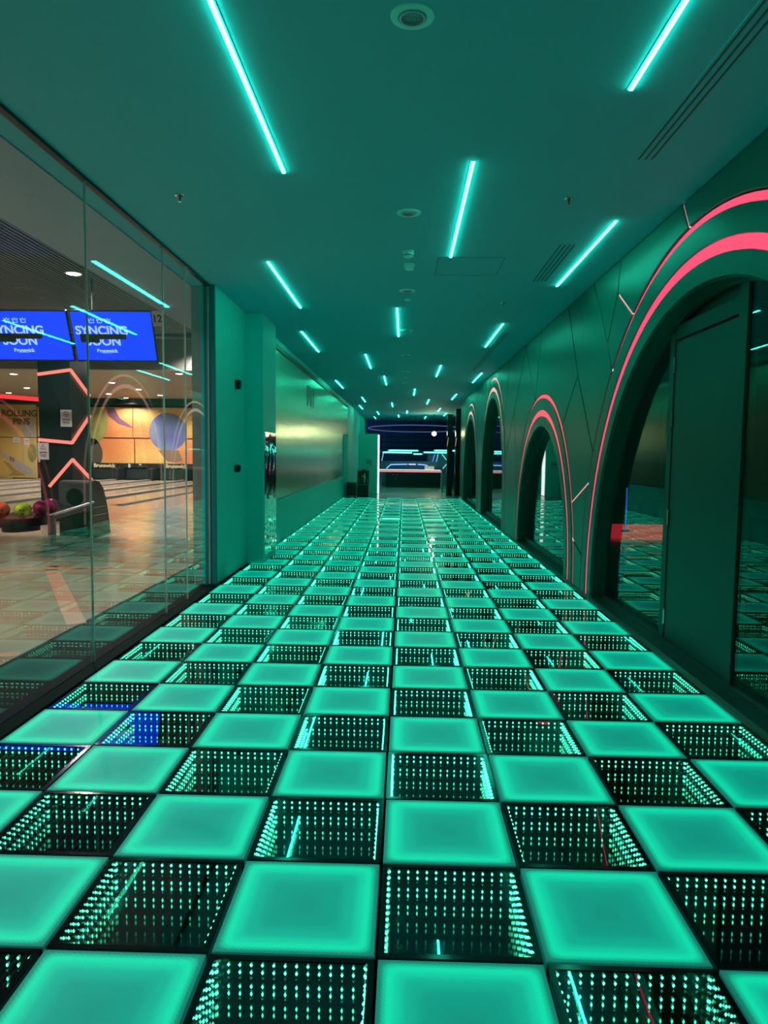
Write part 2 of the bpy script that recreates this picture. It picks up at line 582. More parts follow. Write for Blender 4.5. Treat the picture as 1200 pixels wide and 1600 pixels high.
# backing board with the arched openings and their reveals
XB0, XB1 = 2.052, 2.20
wall = MB()
ys = [WY0]
for (cy, cz, *_r, R) in ARCH:
    ys += [p[0] for p in arc(cy, cz, R, 72)[1:-1]]
ys.append(WY1)
segs = []
cur = WY0
for (cy, cz, *_r, R) in ARCH:
    segs.append(('solid', cur, cy - R))
    segs.append(('arch', cy, cz, R))
    cur = cy + R
segs.append(('solid', cur, WY1))
for s in segs:
    if s[0] == 'solid':
        wall.box(XB0, XB1, s[1], s[2], 0, H)
    else:
        _, cy, cz, R = s
        pts = arc(cy, cz, R, 72)[1:-1]
        wall.add([(XB0, cy - R, 0), (XB1, cy - R, 0), (XB1, cy - R, cz), (XB0, cy - R, cz)], [(0, 1, 2, 3)])
        vs, fs = [], []
        for (y, z) in pts:
            vs += [(XB0, y, z), (XB0, y, H), (XB1, y, z), (XB1, y, H)]
        for k in range(len(pts) - 1):
            o = 4 * k
            fs += [(o, o + 4, o + 5, o + 1), (o + 2, o + 3, o + 7, o + 6), (o, o + 2, o + 6, o + 4)]
        wall.add(vs, fs)
wall_right = wall.build('wall_right', groove_dark)
struct(wall_right, 'dark green panelled wall with arches and pink light bands', 'wall')
bpy.context.view_layer.update()


def ring_part(name, cy, cz, Ro, Ri, x0, x1, M, parent, n=64, chamfer=0.0):
    po, pi_ = arc(cy, cz, Ro, n), arc(cy, cz, Ri, n)
    po[0] = (po[0][0], 0.0)
    vs, fs = [], []
    c = chamfer
    if c:
        pof, pif = arc(cy, cz, Ro - c, n), arc(cy, cz, Ri + c, n)
        loops = [(x1, po), (x0 + c, po), (x0, pof), (x0, pif), (x0 + c, pi_), (x1, pi_)]
    else:
        loops = [(x1, po), (x0, po), (x0, pi_), (x1, pi_)]
    L = len(po)
    for x, P in loops:
        vs += [(x, y, z) for y, z in P]
    for q in range(len(loops) - 1):
        for k in range(L - 1):
            fs.append((q * L + k, q * L + k + 1, (q + 1) * L + k + 1, (q + 1) * L + k))
    m_ = MB().add(vs, fs)
    return m_.build(name, M, parent, True)


for ai, (cy, cz, R0, R1, R2, R3, R4) in enumerate(ARCH):
    ring_part('arch_light_band', cy, cz, R0 - 0.002, R1 + 0.002, 2.043, 2.0515, BAND[ai], wall_right)
    ring_part('arch_ring', cy, cz, R1, R2, 2.022, 2.0515, paint_right, wall_right, chamfer=0.003)
    ring_part('arch_light_band', cy, cz, R2 - 0.002, R3 + 0.002, 2.035, 2.0515, BAND[ai], wall_right)
    ring_part('arch_ring', cy, cz, R3, R4, 2.022, 2.0515, paint_right, wall_right, chamfer=0.003)
    ring_part('arch_reveal_lining', cy, cz, R4 - 0.001, R4 - 0.012, 2.05, 2.195, paint_frame, wall_right)


def on_arch(ai, y):
    cy, cz, R = ARCH[ai][:3]
    d = abs(y - cy)
    return (y, cz + math.sqrt(max(0, R * R - d * d))) if d < R else (y, 0.5)


def foot(ai, side, z):
    cy, cz, R = ARCH[ai][:3]
    if z <= cz:
        return (cy + side * R, z)
    return (cy + side * math.sqrt(R * R - (z - cz) ** 2), z)


J1 = (5.20, 2.591)      # where the two slanted joints meet
J2 = (6.381, 2.415)
J3 = (11.13, 2.31)
JOINTS = [[(3.37, H), on_arch(0, 3.229)], [(4.835, H), (4.913, 3.007), J1], [(4.913, 3.007), on_arch(0, 4.441)],
          [(5.80, H), J1, on_arch(0, 5.016)], [(6.99, H), J2, foot(0, 1, 1.541)], [J2, foot(1, -1, 1.85)],
          [foot(0, 1, 1.209), foot(1, -1, 0.956)], [foot(1, -1, 0.529), foot(0, 1, 0.409)],
          [(10.116, H), on_arch(1, 9.09)], [(8.668, H), on_arch(1, 9.09)], [(9.95, H), J3, foot(2, -1, 1.43)], [J3, foot(1, 1, 0.9)],
          [(11.84, H), on_arch(2, 12.45)], [(13.3, H), on_arch(2, 13.6)], [(15.9, H), on_arch(2, 15.5)], [(16.6, H), foot(2, 1, 1.9)],
          [(17.6, H), foot(3, -1, 1.5)], [foot(2, 1, 1.0), foot(3, -1, 0.6)], [(18.8, H), on_arch(3, 18.6)], [(21.6, H), on_arch(3, 21.3)],
          [(22.9, H), foot(3, 1, 1.4)], [foot(3, 1, 0.7), (WY1, 1.2)], [(1.2, H), on_arch(0, 1.6)], [(-0.6, H), on_arch(0, 0.4)],
          [(-1.2, H), (-1.9, 1.4), foot(0, -1, 0.6)], [(-1.9, 1.4), (-2.6, 0)], [(-3.6, H), (-1.9, 1.4)], [(-3.2, 0), (-4.6, H)]]
# planar subdivision of the wall face
V2, E2 = [], []


def addv(p):
    for k, q in enumerate(V2):
        if (q[0] - p[0]) ** 2 + (q[1] - p[1]) ** 2 < 1e-6:
            return k
    V2.append((p[0], p[1]))
    return len(V2) - 1


def addpath(P, closed=False):
    idx = [addv(p) for p in P]
    for q in range(len(idx) - 1):
        if idx[q] != idx[q + 1]:
            E2.append((idx[q], idx[q + 1]))
    if closed and idx[-1] != idx[0]:
        E2.append((idx[-1], idx[0]))


addpath([(WY0, 0.0), (WY1, 0.0), (WY1, H), (WY0, H)], True)
for (cy, cz, R, *_r) in ARCH:
    A = arc(cy, cz, R, 48)
    for P in JOINTS:
        for p in (P[0], P[-1]):
            if p[1] >= cz and abs(math.hypot(p[0] - cy, p[1] - cz) - R) < 1e-3:
                A.append(p)
            elif p[1] < cz and abs(abs(p[0] - cy) - R) < 1e-3:
                A.append(p)
    def arc_key(p):
        if p[1] < cz:
            return p[1] - 10 if p[0] < cy else 10 - p[1]
        return -math.atan2(p[1] - cz, p[0] - cy)
    A.sort(key=arc_key)
    addpath(A)
for P in JOINTS:
    addpath(P)
vo, eo, fo, ov, oe, of = geometry.delaunay_2d_cdt([Vector(p) for p in V2], E2, [], 0, 1e-5)
cons = {tuple(sorted(e)) for e, og in zip(eo, oe) if og}
emap = {}
for k, f_ in enumerate(fo):
    for q in range(len(f_)):
        e = tuple(sorted((f_[q], f_[(q + 1) % len(f_)])))
        emap.setdefault(e, []).append(k)
lab = [-1] * len(fo)
nreg = 0
for k in range(len(fo)):
    if lab[k] >= 0:
        continue
    st = [k]
    lab[k] = nreg
    while st:
        c = st.pop()
        f_ = fo[c]
        for q in range(len(f_)):
            e = tuple(sorted((f_[q], f_[(q + 1) % len(f_)])))
            if e in cons:
                continue
            for d in emap[e]:
                if lab[d] < 0:
                    lab[d] = nreg
                    st.append(d)
    nreg += 1


def offset_poly(P, d):
    n = len(P)
    out = []
    for i in range(n):
        p0, p1, p2 = Vector(P[i - 1]), Vector(P[i]), Vector(P[(i + 1) % n])
        a, b = (p1 - p0).normalized(), (p2 - p1).normalized()
        na, nb = Vector((-a.y, a.x)), Vector((-b.y, b.x))
        s = na + nb
        if s.length < 1e-4:
            out.append(tuple(p1 + na * d))
            continue
        s.normalize()
        out.append(tuple(p1 + s * min(d / max(0.3, s.dot(na)), 3 * d)))
    return out


G2 = 0.012
for rg in range(nreg):
    tris = [fo[k] for k in range(len(fo)) if lab[k] == rg]
    cen = Vector((0, 0))
    ar = 0
    inside_arch = False
    for t in tris:
        a, b, c = vo[t[0]], vo[t[1]], vo[t[2]]
        m_ = (a + b + c) / 3
        for (cy, cz, R, *_r) in ARCH:
            if abs(m_.x - cy) < R - 1e-4 and (m_.y < cz or (m_ - Vector((cy, cz))).length < R - 0.004):
                inside_arch = True
        ar += abs((b - a).cross(c - a)) / 2
    if inside_arch or ar < 0.01:
        continue
    nxt = {}
    for t in tris:
        for q in range(3):
            e = (t[q], t[(q + 1) % 3])
            if tuple(sorted(e)) in cons:
                nxt[e[0]] = e[1]
    s0 = next(iter(nxt))
    loop = [s0]
    while nxt.get(loop[-1]) not in (None, s0) and len(loop) < 4000:
        loop.append(nxt[loop[-1]])
    P = [tuple(vo[q]) for q in loop]
    area = sum(P[i - 1][0] * P[i][1] - P[i][0] * P[i - 1][1] for i in range(len(P))) / 2
    if area < 0:
        P.reverse()
    Pa, Pb = offset_poly(P, G2), offset_poly(P, G2 + 0.004)
    n = len(P)
    vs = [(2.0515, y, z) for y, z in Pa] + [(XW + 0.004, y, z) for y, z in Pa] + [(XW, y, z) for y, z in Pb]
    fs = [(i, (i + 1) % n, (i + 1) % n + n, i + n) for i in range(n)] + [(i + n, (i + 1) % n + n, (i + 1) % n + 2 * n, i + 2 * n) for i in range(n)]
    fs.append(tuple(range(2 * n, 3 * n)))
    MB().add(vs, fs).build('wall_panel', paint_right, wall_right)


# lit joints in the panelling
def joint_light(p, q, wdt, M):
    p, q = Vector(p), Vector(q)
    t = (q - p).normalized()
    nrm = Vector((-t.y, t.x)) * wdt / 2
    P = [p + nrm, p - nrm, q - nrm, q + nrm]
    MB().prism([tuple(v) for v in P], 2.040, 2.0515, 'YZ').build('joint_light', M, wall_right)


joint_light((4.90, 2.995), (4.46, 2.74), 0.016, pink_soft)
joint_light(foot(0, 1, 1.209), foot(1, -1, 0.956), 0.016, pink_soft)
joint_light((3.365, 3.30), (3.24, 3.10), 0.008, pink_soft)
joint_light((6.40, 0.515), (6.14, 0.425), 0.006, pink_soft)
for p in (J1, J2, on_arch(0, 5.016), foot(1, -1, 1.85), (6.42, 0.53), (6.11, 0.41)):
    joint_light((p[0] - 0.012, p[1] - 0.01), (p[0] + 0.012, p[1] + 0.01), 0.018, emis('white joint speck', (0.9, 1.0, 0.95), 0.9))

# glazing in the arches
for ai, (cy, cz, R0, R1, R2, R3, R4) in enumerate(ARCH):
    wn = link('window_%d' % (ai + 1), None, None, (0, 0, 0))
    struct(wn, ['dark glazing in the big arch around the green door', 'dark glass of the second, low arch', 'dark glass of the third, tall narrow arch',
                'dark glass of the farthest arch'][ai], 'window')
    ring_part('window_frame', cy, cz, R4 - 0.013, R4 - 0.035, 2.155, 2.195, mat('black green frame', (0.02, 0.06, 0.05), 0.4), wn)
    zs = 0.10 if ai else 0.05
    MB().box(2.15, 2.195, cy - R4 + 0.05, cy + R4 - 0.05, 0.02, zs).build('bottom_rail', paint_frame, wn)
    yl, yh = cy - R4 + 0.02, cy + R4 - 0.02
    spans = [(yl, yh)]
    if ai == 0:
        spans = [(yl, 1.25), (1.258, 2.535), (3.87, 4.9), (4.908, yh)]
    for (s0, s1) in spans:
        top = []
        N = 24
        for k in range(N + 1):
            y = s1 + (s0 - s1) * k / N
            d = min(abs(y - cy), R4 - 0.02)
            top.append((y, cz + math.sqrt((R4 - 0.02) ** 2 - d * d)))
        MB().prism([(s0, 0.03), (s1, 0.03)] + top, 2.170, 2.178, 'YZ').build('pane', dark_glass, wn)
    th = MB().box(2.036, 2.2, cy - R4 + 0.013, cy + R4 - 0.013, -0.05, 0.02).build('threshold', paint_frame, wn)

# door set in the big arch
door = link('door_1', None, None, (2.2, 3.2, 0.02))
struct(door, 'dark green hinged door with posts and transom inside the big arch', 'door')


def dpart(name, y0, y1, z0, z1, x0, x1, M=paint_door, par=door, ch=0.004):
    return MB().box(x0 - 2.2, x1 - 2.2, y0 - 3.2, y1 - 3.2, z0 - 0.02, z1 - 0.02, ch).build(name, M, par)


dpart('post', 2.54, 2.66, 0.02, 2.585, 2.155, 2.23)
dpart('post', 3.765, 3.865, 0.02, 2.47, 2.165, 2.23)
leaf = dpart('door_leaf', 2.675, 3.755, 0.05, 2.39, 2.172, 2.215)
dpart('transom_rail', 2.665, 3.76, 2.405, 2.515, 2.167, 2.23)
top = []
for k in range(17):
    y = 3.76 + (2.665 - 3.76) * k / 16
    top.append((y - 3.2, 0.13 + math.sqrt(2.5 ** 2 - (y - 3.0) ** 2) - 0.02))
MB().prism([(2.665 - 3.2, 2.40), (3.76 - 3.2, 2.40)] + top, 0.02, 0.035, 'YZ').build('transom_panel', paint_door, door)
for z in (0.20, 1.0, 1.77, 2.19):
    MB().tube([(-0.035, 3.76 - 3.2, z - 0.06), (-0.035, 3.76 - 3.2, z + 0.06)], 0.009, 8).build('hinge', chrome, leaf)

# the dark room seen through the arches
st = link('floor_room', MB().box(2.2, 9.0, -6, 23.6, -0.06, 0.0).mesh('floor_room', mat('dark glossy floor', (0.015, 0.03, 0.028), 0.18)))
struct(st, 'dark glossy floor of the room behind the arches', 'floor')
st = MB().box(9.0, 9.1, -6, 23.6, 0, 4.0).build('wall_room', mat('navy wall', (0.01, 0.025, 0.05), 0.5))
struct(st, 'dark navy wall behind the arches', 'wall')
st = MB().box(2.46, 9.1, -6, 23.6, 4.0, 4.1).build('ceiling_room', mat('black ceiling', (0.01, 0.012, 0.014), 0.6))
struct(st, 'black ceiling of the room behind the arches', 'ceiling')
st = MB().box(2.3, 9.1, 23.6, 23.7, 0, 4.0).build('wall_room_end', mat('navy wall', (0, 0, 0)))
struct(st, 'dark end wall of the room behind the arches', 'wall')
red_glow = mat('red floor glow', (0.75, 0.03, 0.05), 0.5, emit=(1.0, 0.03, 0.06), es=0.55)  # red glow on the room floor, built as an emissive slab
tag(MB().box(3.9, 5.9, 11.2, 13.6, 0.001, 0.05, ch=0.01).build('glowing_floor_patch', red_glow), 'glowing red platform on the floor behind the big arch', 'patch')
o = thing('blue_light_post', 'thin blue light post standing behind the big arch', 'light', (4.35, 12.0, 0.05))
MB().lathe([(0.09, 0), (0.09, 0.02), (0.03, 0.03)], n=16).build('base', black, o)
MB().tube([(0, 0, 0.03), (0, 0, 0.85)], 0.014, 10).build('tube', emis('blue tube', (0.05, 0.2, 1.0), 0.6), o)
tag(MB().box(8.85, 8.99, 8.0, 10.5, 1.7, 2.9, ch=0.02).build('wall_screen', mat('dim blue screen', (0.01, 0.02, 0.05), 0.3, emit=(0.01, 0.06, 0.22), es=0.5)),
    'dim blue screen on the dark wall behind the big arch', 'screen')

# ------------------------------------------------------------------ left side: glass partition
JY = [-5.9, -3.9, -2.05, -0.25, 1.34, 2.905, 4.47, 5.12, 5.965]
gp = link('window_5', None, None, (-2.1, 0, 0.012))
struct(gp, 'frameless floor-to-ceiling glass partition in front of the bowling hall', 'glass partition')
seal = mat('pale joint glint', (0.85, 0.92, 0.90), 0.25)  # pale tone stands for light caught on the glass edges
for k in range(len(JY) - 1):
    MB().box(-0.006, 0.006, JY[k] + 0.003, JY[k + 1] - 0.003, 0.0, H - 0.03).build('pane', clear_glass, gp)
    MB().box(-0.007, 0.007, JY[k + 1] - 0.003, JY[k + 1] + 0.003, 0.0, H - 0.03).build('joint_seal', seal, gp)
st = MB().box(-2.15, -2.03, 5.975, 6.02, 0.0, H, ch=0.003).build('trim_4', mat('blue grey jamb', (0.015, 0.20, 0.24), 0.5, spec=0.2))
struct(st, 'blue-green jamb where the glass meets the wall', 'jamb')

# left walls
wl = MB().box(-2.2, -2.035, 6.02, 7.58, 0, H)
wl.box(-2.2, -2.0, 8.4, YE, 0, H)
wall_left = wl.build('wall_left', paint_left)
struct(wall_left, 'plain wall washed in green light beyond the glass partition', 'wall')
pil = MB().box(-2.2, -1.812, 7.57, 8.53, 0, H, ch=0.004).build('column', paint_left)
struct(pil, 'square painted column projecting from the wall', 'column')
for k, (y, z, s) in enumerate(((6.99, 2.328, 0.055), (6.94, 1.291, 0.045))):
    o = thing('door_contact', ['small black wall box, upper of the two beside the column', 'small black wall box, lower of the two beside the column'][k], 'wall box', (-2.035, y, z))
    MB().box(0.0, 0.06, -s, s, -s, s, ch=0.008).build('casing', black, o)
    MB().box(0.06, 0.064, -s * 0.6, s * 0.6, -s * 0.6, s * 0.6).build('face', black_gloss, o)
    for q in (-0.6, 0.6):
        MB().lathe([(0.005, 0.06), (0.005, 0.068)], 0, q * s, q * s, 10, axis='X').build('screw', chrome, o)

# polished steel cladding on the column, slightly wavy
steel = bpy.data.materials.new('wavy polished steel')
steel.use_nodes = True
_nt = steel.node_tree
_b = _nt.nodes['Principled BSDF']
_b.inputs['Base Color'].default_value = (0.55, 0.62, 0.62, 1)
_b.inputs['Metallic'].default_value = 1.0
_b.inputs['Roughness'].default_value = 0.06
_tc = _n('ShaderNodeTexCoord')
_no = _n('ShaderNodeTexNoise')
_no.inputs['Scale'].default_value = 5.0
_bp = _n('ShaderNodeBump')
_bp.inputs['Strength'].default_value = 0.25
_bp.inputs['Distance'].default_value = 0.03
_nt.links.new(_tc.outputs['Object'], _no.inputs['Vector'])
_nt.links.new(_no.outputs['Fac'], _bp.inputs['Height'])
_nt.links.new(_bp.outputs['Normal'], _b.inputs['Normal'])
MB().box(-1.812, -1.806, 7.65, 8.52, 0.10, 1.76, ch=0.002).build('steel_sheet', steel, pil)['label'] = 'polished wavy steel sheet'
MB().box(-1.812, -1.803, 7.65, 8.52, 1.745, 1.768).build('sheet_top_edge', chrome, pil)
MB().box(-1.812, -1.803, 7.644, 7.652, 0.10, 1.76).build('sheet_side_edge', chrome, pil)

# big brushed metal panel on the left wall
brush = bpy.data.materials.new('brushed metal panel')
brush.use_nodes = True
_nt = brush.node_tree
_b = _nt.nodes['Principled BSDF']
_b.inputs['Metallic'].default_value = 0.75
_b.inputs['Roughness'].default_value = 0.33
_tc = _n('ShaderNodeTexCoord')
_mp = _n('ShaderNodeMapping')
_mp.inputs['Scale'].default_value = (1, 14, 0.15)
_no = _n('ShaderNodeTexNoise')
_no.inputs['Scale'].default_value = 3.0
_no.inputs['Detail'].default_value = 6
_mxn = _n('ShaderNodeMix', data_type='RGBA')
_mxn.inputs['A'].default_value = (0.26, 0.52, 0.36, 1)
_mxn.inputs['B'].default_value = (0.42, 0.72, 0.52, 1)
_nt.links.new(_tc.outputs['Object'], _mp.inputs['Vector'])
_nt.links.new(_mp.outputs['Vector'], _no.inputs['Vector'])
_nt.links.new(_no.outputs['Fac'], _mxn.inputs['Factor'])
_nt.links.new(_mxn.outputs['Result'], _b.inputs['Base Color'])
_mr = _n('ShaderNodeMapRange')
_mr.inputs['To Min'].default_value = 0.16
_mr.inputs['To Max'].default_value = 0.32
_nt.links.new(_no.outputs['Fac'], _mr.inputs['Value'])
_nt.links.new(_mr.outputs['Result'], _b.inputs['Roughness'])
mp = thing('metal_wall_panel', 'huge brushed metal panel covering the left corridor wall', 'wall panel', (-2.0, 8.6, 0.74))
py = 0.0
MB().box(0.0, 0.02, 0.0, 15.5, 0.0, 2.38, ch=0.003).build('sheet', brush, mp)
MB().box(0.0, 0.05, 0.0, 15.5, -0.05, -0.002, ch=0.004).build('bottom_ledge', paint_left, mp)
MB().box(0.0, 0.05, 0.0, 15.5, 2.383, 2.45, ch=0.004).build('top_ledge', paint_frame, mp)
MB().box(0.0, 0.03, 15.5, 15.53, -0.05, 2.45).build('end_strip', chrome, mp)
text_obj('lettering', 'IARY', 0.62, mat('dim letters', (0.10, 0.30, 0.25), 0.4, 0.5), mp, (PI / 2, 0, PI / 2), (0.022, 5.2, 1.93), 0.004)
MB().box(0.021, 0.04, 13.7, 15.49, 0.0, 1.38, ch=0.004).build('access_cover', paint_left, mp)

# ------------------------------------------------------------------ bowling hall behind the glass
HALL_X = -24.0
wood = bpy.data.materials.new('polished hall floor')
wood.use_nodes = True
_nt = wood.node_tree
_b = _nt.nodes['Principled BSDF']
_tc = _n('ShaderNodeTexCoord')
_no = _n('ShaderNodeTexNoise')
_no.inputs['Scale'].default_value = 1.3
_no.inputs['Detail'].default_value = 5
_mxn = _n('ShaderNodeMix', data_type='RGBA')
_mxn.inputs['A'].default_value = (0.40, 0.31, 0.21, 1)
_mxn.inputs['B'].default_value = (0.52, 0.43, 0.31, 1)
_nt.links.new(_tc.outputs['Object'], _no.inputs['Vector'])
_nt.links.new(_no.outputs['Fac'], _mxn.inputs['Factor'])
_nt.links.new(_mxn.outputs['Result'], _b.inputs['Base Color'])
_b.inputs['Roughness'].default_value = 0.16
fh = MB().box(HALL_X, -2.72, -6, 17.5, -0.1, 0.0)
fh.box(-7.6, -2.72, 17.5, 36, -0.1, 0.0)
floor_hall = fh.build('floor_hall', wood)
struct(floor_hall, 'polished tan floor of the bowling hall', 'floor')
st = MB().box(-2.72, -2.105, -6, 36, -0.1, 0.0).build('floor_strip', mat('dark green strip', (0.0015, 0.007, 0.006), 0.6, spec=0.1))
struct(st, 'dark floor strip just behind the glass partition', 'floor strip')
orange = mat('orange floor tape', (0.62, 0.22, 0.07), 0.35)


def stripe(p, q, wdt):
    p, q = Vector(p), Vector(q)
    t = (q - p).normalized()
    nrm = Vector((-t.y, t.x)) * wdt / 2
    MB().prism([tuple(v) for v in (p + nrm, p - nrm, q - nrm, q + nrm)], 0.0005, 0.003, 'XY').build('floor_stripe', orange, floor_hall)


stripe((-4.47, 7.08), (-2.74, 4.04), 0.16)
stripe((-6.2, 6.0), (-3.6, 7.1), 0.08)
stripe((-4.47, 7.08), (-2.74, 6.55), 0.07)
stripe((-4.6, 2.4), (-2.74, 3.1), 0.12)

# lanes
lane_mat = mat('lane maple', (0.42, 0.32, 0.22), 0.12, noise=0.2, nscale=2)
gut_mat = mat('gutter grey', (0.05, 0.05, 0.055), 0.3)
cap_mat = mat('lane divider', (0.20, 0.19, 0.18), 0.3)
st = MB().box(HALL_X, -7.6, 17.5, 36, -0.16, -0.09).build('floor_lanes', black)
struct(st, 'dark base under the bowling lanes', 'floor')
for k in range(9):
    x1 = -7.62 - 1.8 * k
    lbl = ['bowling lane nearest to the glass partition', 'second bowling lane from the glass partition', 'third bowling lane from the glass partition',
           'fourth bowling lane from the glass partition', 'fifth bowling lane from the glass partition', 'sixth bowling lane from the glass partition',
           'seventh bowling lane from the glass partition', 'eighth bowling lane from the glass partition', 'ninth bowling lane from the glass partition'][k]
    o = thing('bowling_lane', lbl, 'bowling lane', (x1 - 0.9, 17.5, -0.09), 0, 'bowling lanes')
    MB().box(-0.53, 0.53, 0, 17.35, 0, 0.085).build('lane_surface', lane_mat, o)
    for s in (-1, 1):
        MB().box(s * 0.53, s * 0.77, 0, 17.35, 0, 0.03).build('gutter', gut_mat, o)
        MB().box(s * 0.77, s * 0.9, 0, 17.35, 0, 0.13, ch=0.01).build('divider', cap_mat, o)

# end wall with the mural
YM = 36.0
def mural_mat(name, a, b, c, sc_=0.35, seed=0.0):
    M = bpy.data.materials.new(name)
    M.use_nodes = True
    nt = M.node_tree
    bb = nt.nodes['Principled BSDF']
    bb.inputs['Roughness'].default_value = 0.6
    tc = nt.nodes.new('ShaderNodeTexCoord')
    n1 = nt.nodes.new('ShaderNodeTexNoise')
    n1.noise_dimensions = '4D'
    n1.inputs['W'].default_value = seed
    n1.inputs['Scale'].default_value = sc_
    n1.inputs['Detail'].default_value = 1
    n2 = nt.nodes.new('ShaderNodeTexNoise')
    n2.inputs['Scale'].default_value = 14
    n2.inputs['Detail'].default_value = 3
    ad = nt.nodes.new('ShaderNodeMath')
    ad.operation = 'MULTIPLY_ADD'
    ad.inputs[1].default_value = 0.35
    ad.inputs[2].default_value = -0.17
    ad2 = nt.nodes.new('ShaderNodeMath')
    ad2.operation = 'ADD'
    nt.links.new(tc.outputs['Object'], n1.inputs['Vector'])
    nt.links.new(tc.outputs['Object'], n2.inputs['Vector'])
    nt.links.new(n2.outputs['Fac'], ad.inputs[0])
    nt.links.new(ad.outputs[0], ad2.inputs[0])
    nt.links.new(n1.outputs['Fac'], ad2.inputs[1])
    r = nt.nodes.new('ShaderNodeValToRGB')
    r.color_ramp.elements[0].position = 0.36
    r.color_ramp.elements[0].color = (*a, 1)
    r.color_ramp.elements[1].position = 0.64
    r.color_ramp.elements[1].color = (*c, 1)
    e = r.color_ramp.elements.new(0.5)
    e.color = (*b, 1)
    nt.links.new(ad2.outputs[0], r.inputs[0])
    nt.links.new(r.outputs[0], bb.inputs['Base Color'])
    return M


mur = mural_mat('mural print', (0.62, 0.20, 0.07), (0.66, 0.42, 0.12), (0.70, 0.50, 0.20), 0.3, 3.0)
mur_y = mural_mat('mural print yellow', (0.60, 0.36, 0.10), (0.66, 0.46, 0.13), (0.62, 0.48, 0.22), 0.3, 1.0)
ball_b = mural_mat('mural blue ball', (0.10, 0.09, 0.30), (0.10, 0.16, 0.36), (0.22, 0.24, 0.32), 0.8, 2.0)
ball_g = mural_mat('mural green ball', (0.22, 0.24, 0.06), (0.34, 0.34, 0.10), (0.45, 0.40, 0.16), 0.8, 2.0)
mpurple = mat('mural purple', (0.18, 0.07, 0.13), 0.6, noise=0.3, nscale=12)
mgrey = mat('mural grey', (0.42, 0.40, 0.36), 0.6, noise=0.2, nscale=10)
mdark = mat('mural dark', (0.06, 0.055, 0.04), 0.6, noise=0.3, nscale=10)
st = MB().box(HALL_X, -7.4, YM + 0.02, YM + 0.2, 0, 4.3).build('wall_hall_end', black)
struct(st, 'dark end wall of the bowling hall carrying the mural', 'wall')
mu = thing('lane_mural', 'yellow and orange printed mural above the bowling pins', 'mural', (-13.0, YM, 0))
X_ = 13.0
for (x0, x1, z0, z1) in ((-19.3, -16.72, 2.18, 3.76), (-16.70, -14.23, 2.18, 3.76), (-14.20, -9.6, 2.18, 3.76), (-9.57, -7.5, 2.18, 3.76),
                         (-19.3, -16.72, 0.84, 2.12), (-16.70, -14.17, 0.84, 2.12), (-14.12, -9.6, 0.84, 2.12), (-9.57, -7.5, 0.84, 2.12)):
    MB().box(x0 + X_, x1 + X_, -0.06, 0.0, z0, z1).build('mural_panel', mur, mu)


def disc(cx, cz, r, M, name, zlo=0.84, zhi=3.76, dy=-0.064, n=40, par=mu, sx=1.0):
    pts = []
    for k in range(n):
        a = 2 * PI * k / n
        pts.append((cx + X_ + sx * r * math.cos(a), min(zhi, max(zlo, cz + r * math.sin(a)))))
    MB().prism(pts, dy, dy + 0.006, 'XZ').build(name, M, par)


disc(-12.36, 2.5, 1.0, ball_b, 'printed_ball')
disc(-16.75, 2.9, 1.2, ball_g, 'printed_ball')
disc(-16.9, 1.3, 1.05, mdark, 'printed_shade', zhi=2.12)
disc(-9.3, 1.6, 1.1, ball_g, 'printed_ball', zhi=2.12)
MB().prism([(x + X_, z) for x, z in ((-15.65, 3.74), (-15.2, 3.74), (-14.9, 3.2), (-14.25, 2.75), (-14.25, 2.68), (-15.0, 2.9), (-15.5, 3.3))], -0.065, -0.059, 'XZ').build('printed_swoosh', mpurple, mu)
MB().prism([(x + X_, z) for x, z in ((-12.9, 1.55), (-11.8, 1.55), (-11.6, 1.0), (-12.0, 0.9), (-12.4, 0.95))], -0.066, -0.0645, 'XZ').build('printed_shadow', mat('mural umber', (0.22, 0.13, 0.09), 0.6, noise=0.3, nscale=10), mu)
MB().prism([(x + X_, z) for x, z in ((-11.2, 3.2), (-11.0, 3.1), (-10.6, 2.85), (-10.45, 2.95), (-10.5, 2.7), (-9.7, 2.3), (-9.7, 2.22), (-10.7, 2.72))], -0.066, -0.060, 'XZ').build('printed_arrow', mdark, mu)
o = thing('mural_sideboard', 'yellow mural wall with lettering left of the lanes', 'mural', (-21.0, YM, 0))
X_ = 21.0
MB().box(-23.9 + X_, -19.36 + X_, -0.08, 0.0, 2.14, 3.86).build('mural_panel', mur_y, o)
MB().box(-23.9 + X_, -20.13 + X_, -0.08, 0.0, 0.0, 2.11).build('mural_panel', mur_y, o)
MB().box(-20.11 + X_, -19.36 + X_, -0.08, 0.0, 0.0, 2.11).build('mural_panel', mur_y, o)
let = mat('letter outline', (0.10, 0.055, 0.03), 0.5)
text_obj('lettering', 'ROLLING', 0.46, let, o, (PI / 2, 0, 0), (-20.25 + X_, -0.085, 3.38), 0.004, bold=0.012)
text_obj('lettering', 'PINS', 0.46, let, o, (PI / 2, 0, 0), (-20.15 + X_, -0.085, 2.95), 0.004, bold=0.012)
disc(-19.36 - 0.25, 1.3, 0.48, ball_g, 'printed_ball', zlo=0.1, zhi=2.1, dy=-0.085, par=o, sx=0.5)
disc(-19.75, 2.5, 0.55, mgrey, 'printed_pin_head', zlo=2.16, zhi=3.0, dy=-0.085, par=o, sx=0.6)
MB().prism([(x + X_, z) for x, z in ((-21.3, 1.35), (-20.95, 1.22), (-20.7, 1.1), (-20.1, 0.75), (-19.65, 0.5), (-19.55, 0.25), (-19.8, 0.18), (-20.3, 0.35), (-20.8, 0.85), (-21.3, 1.2))], -0.09, -0.081, 'XZ').build('printed_pin', mgrey, o)
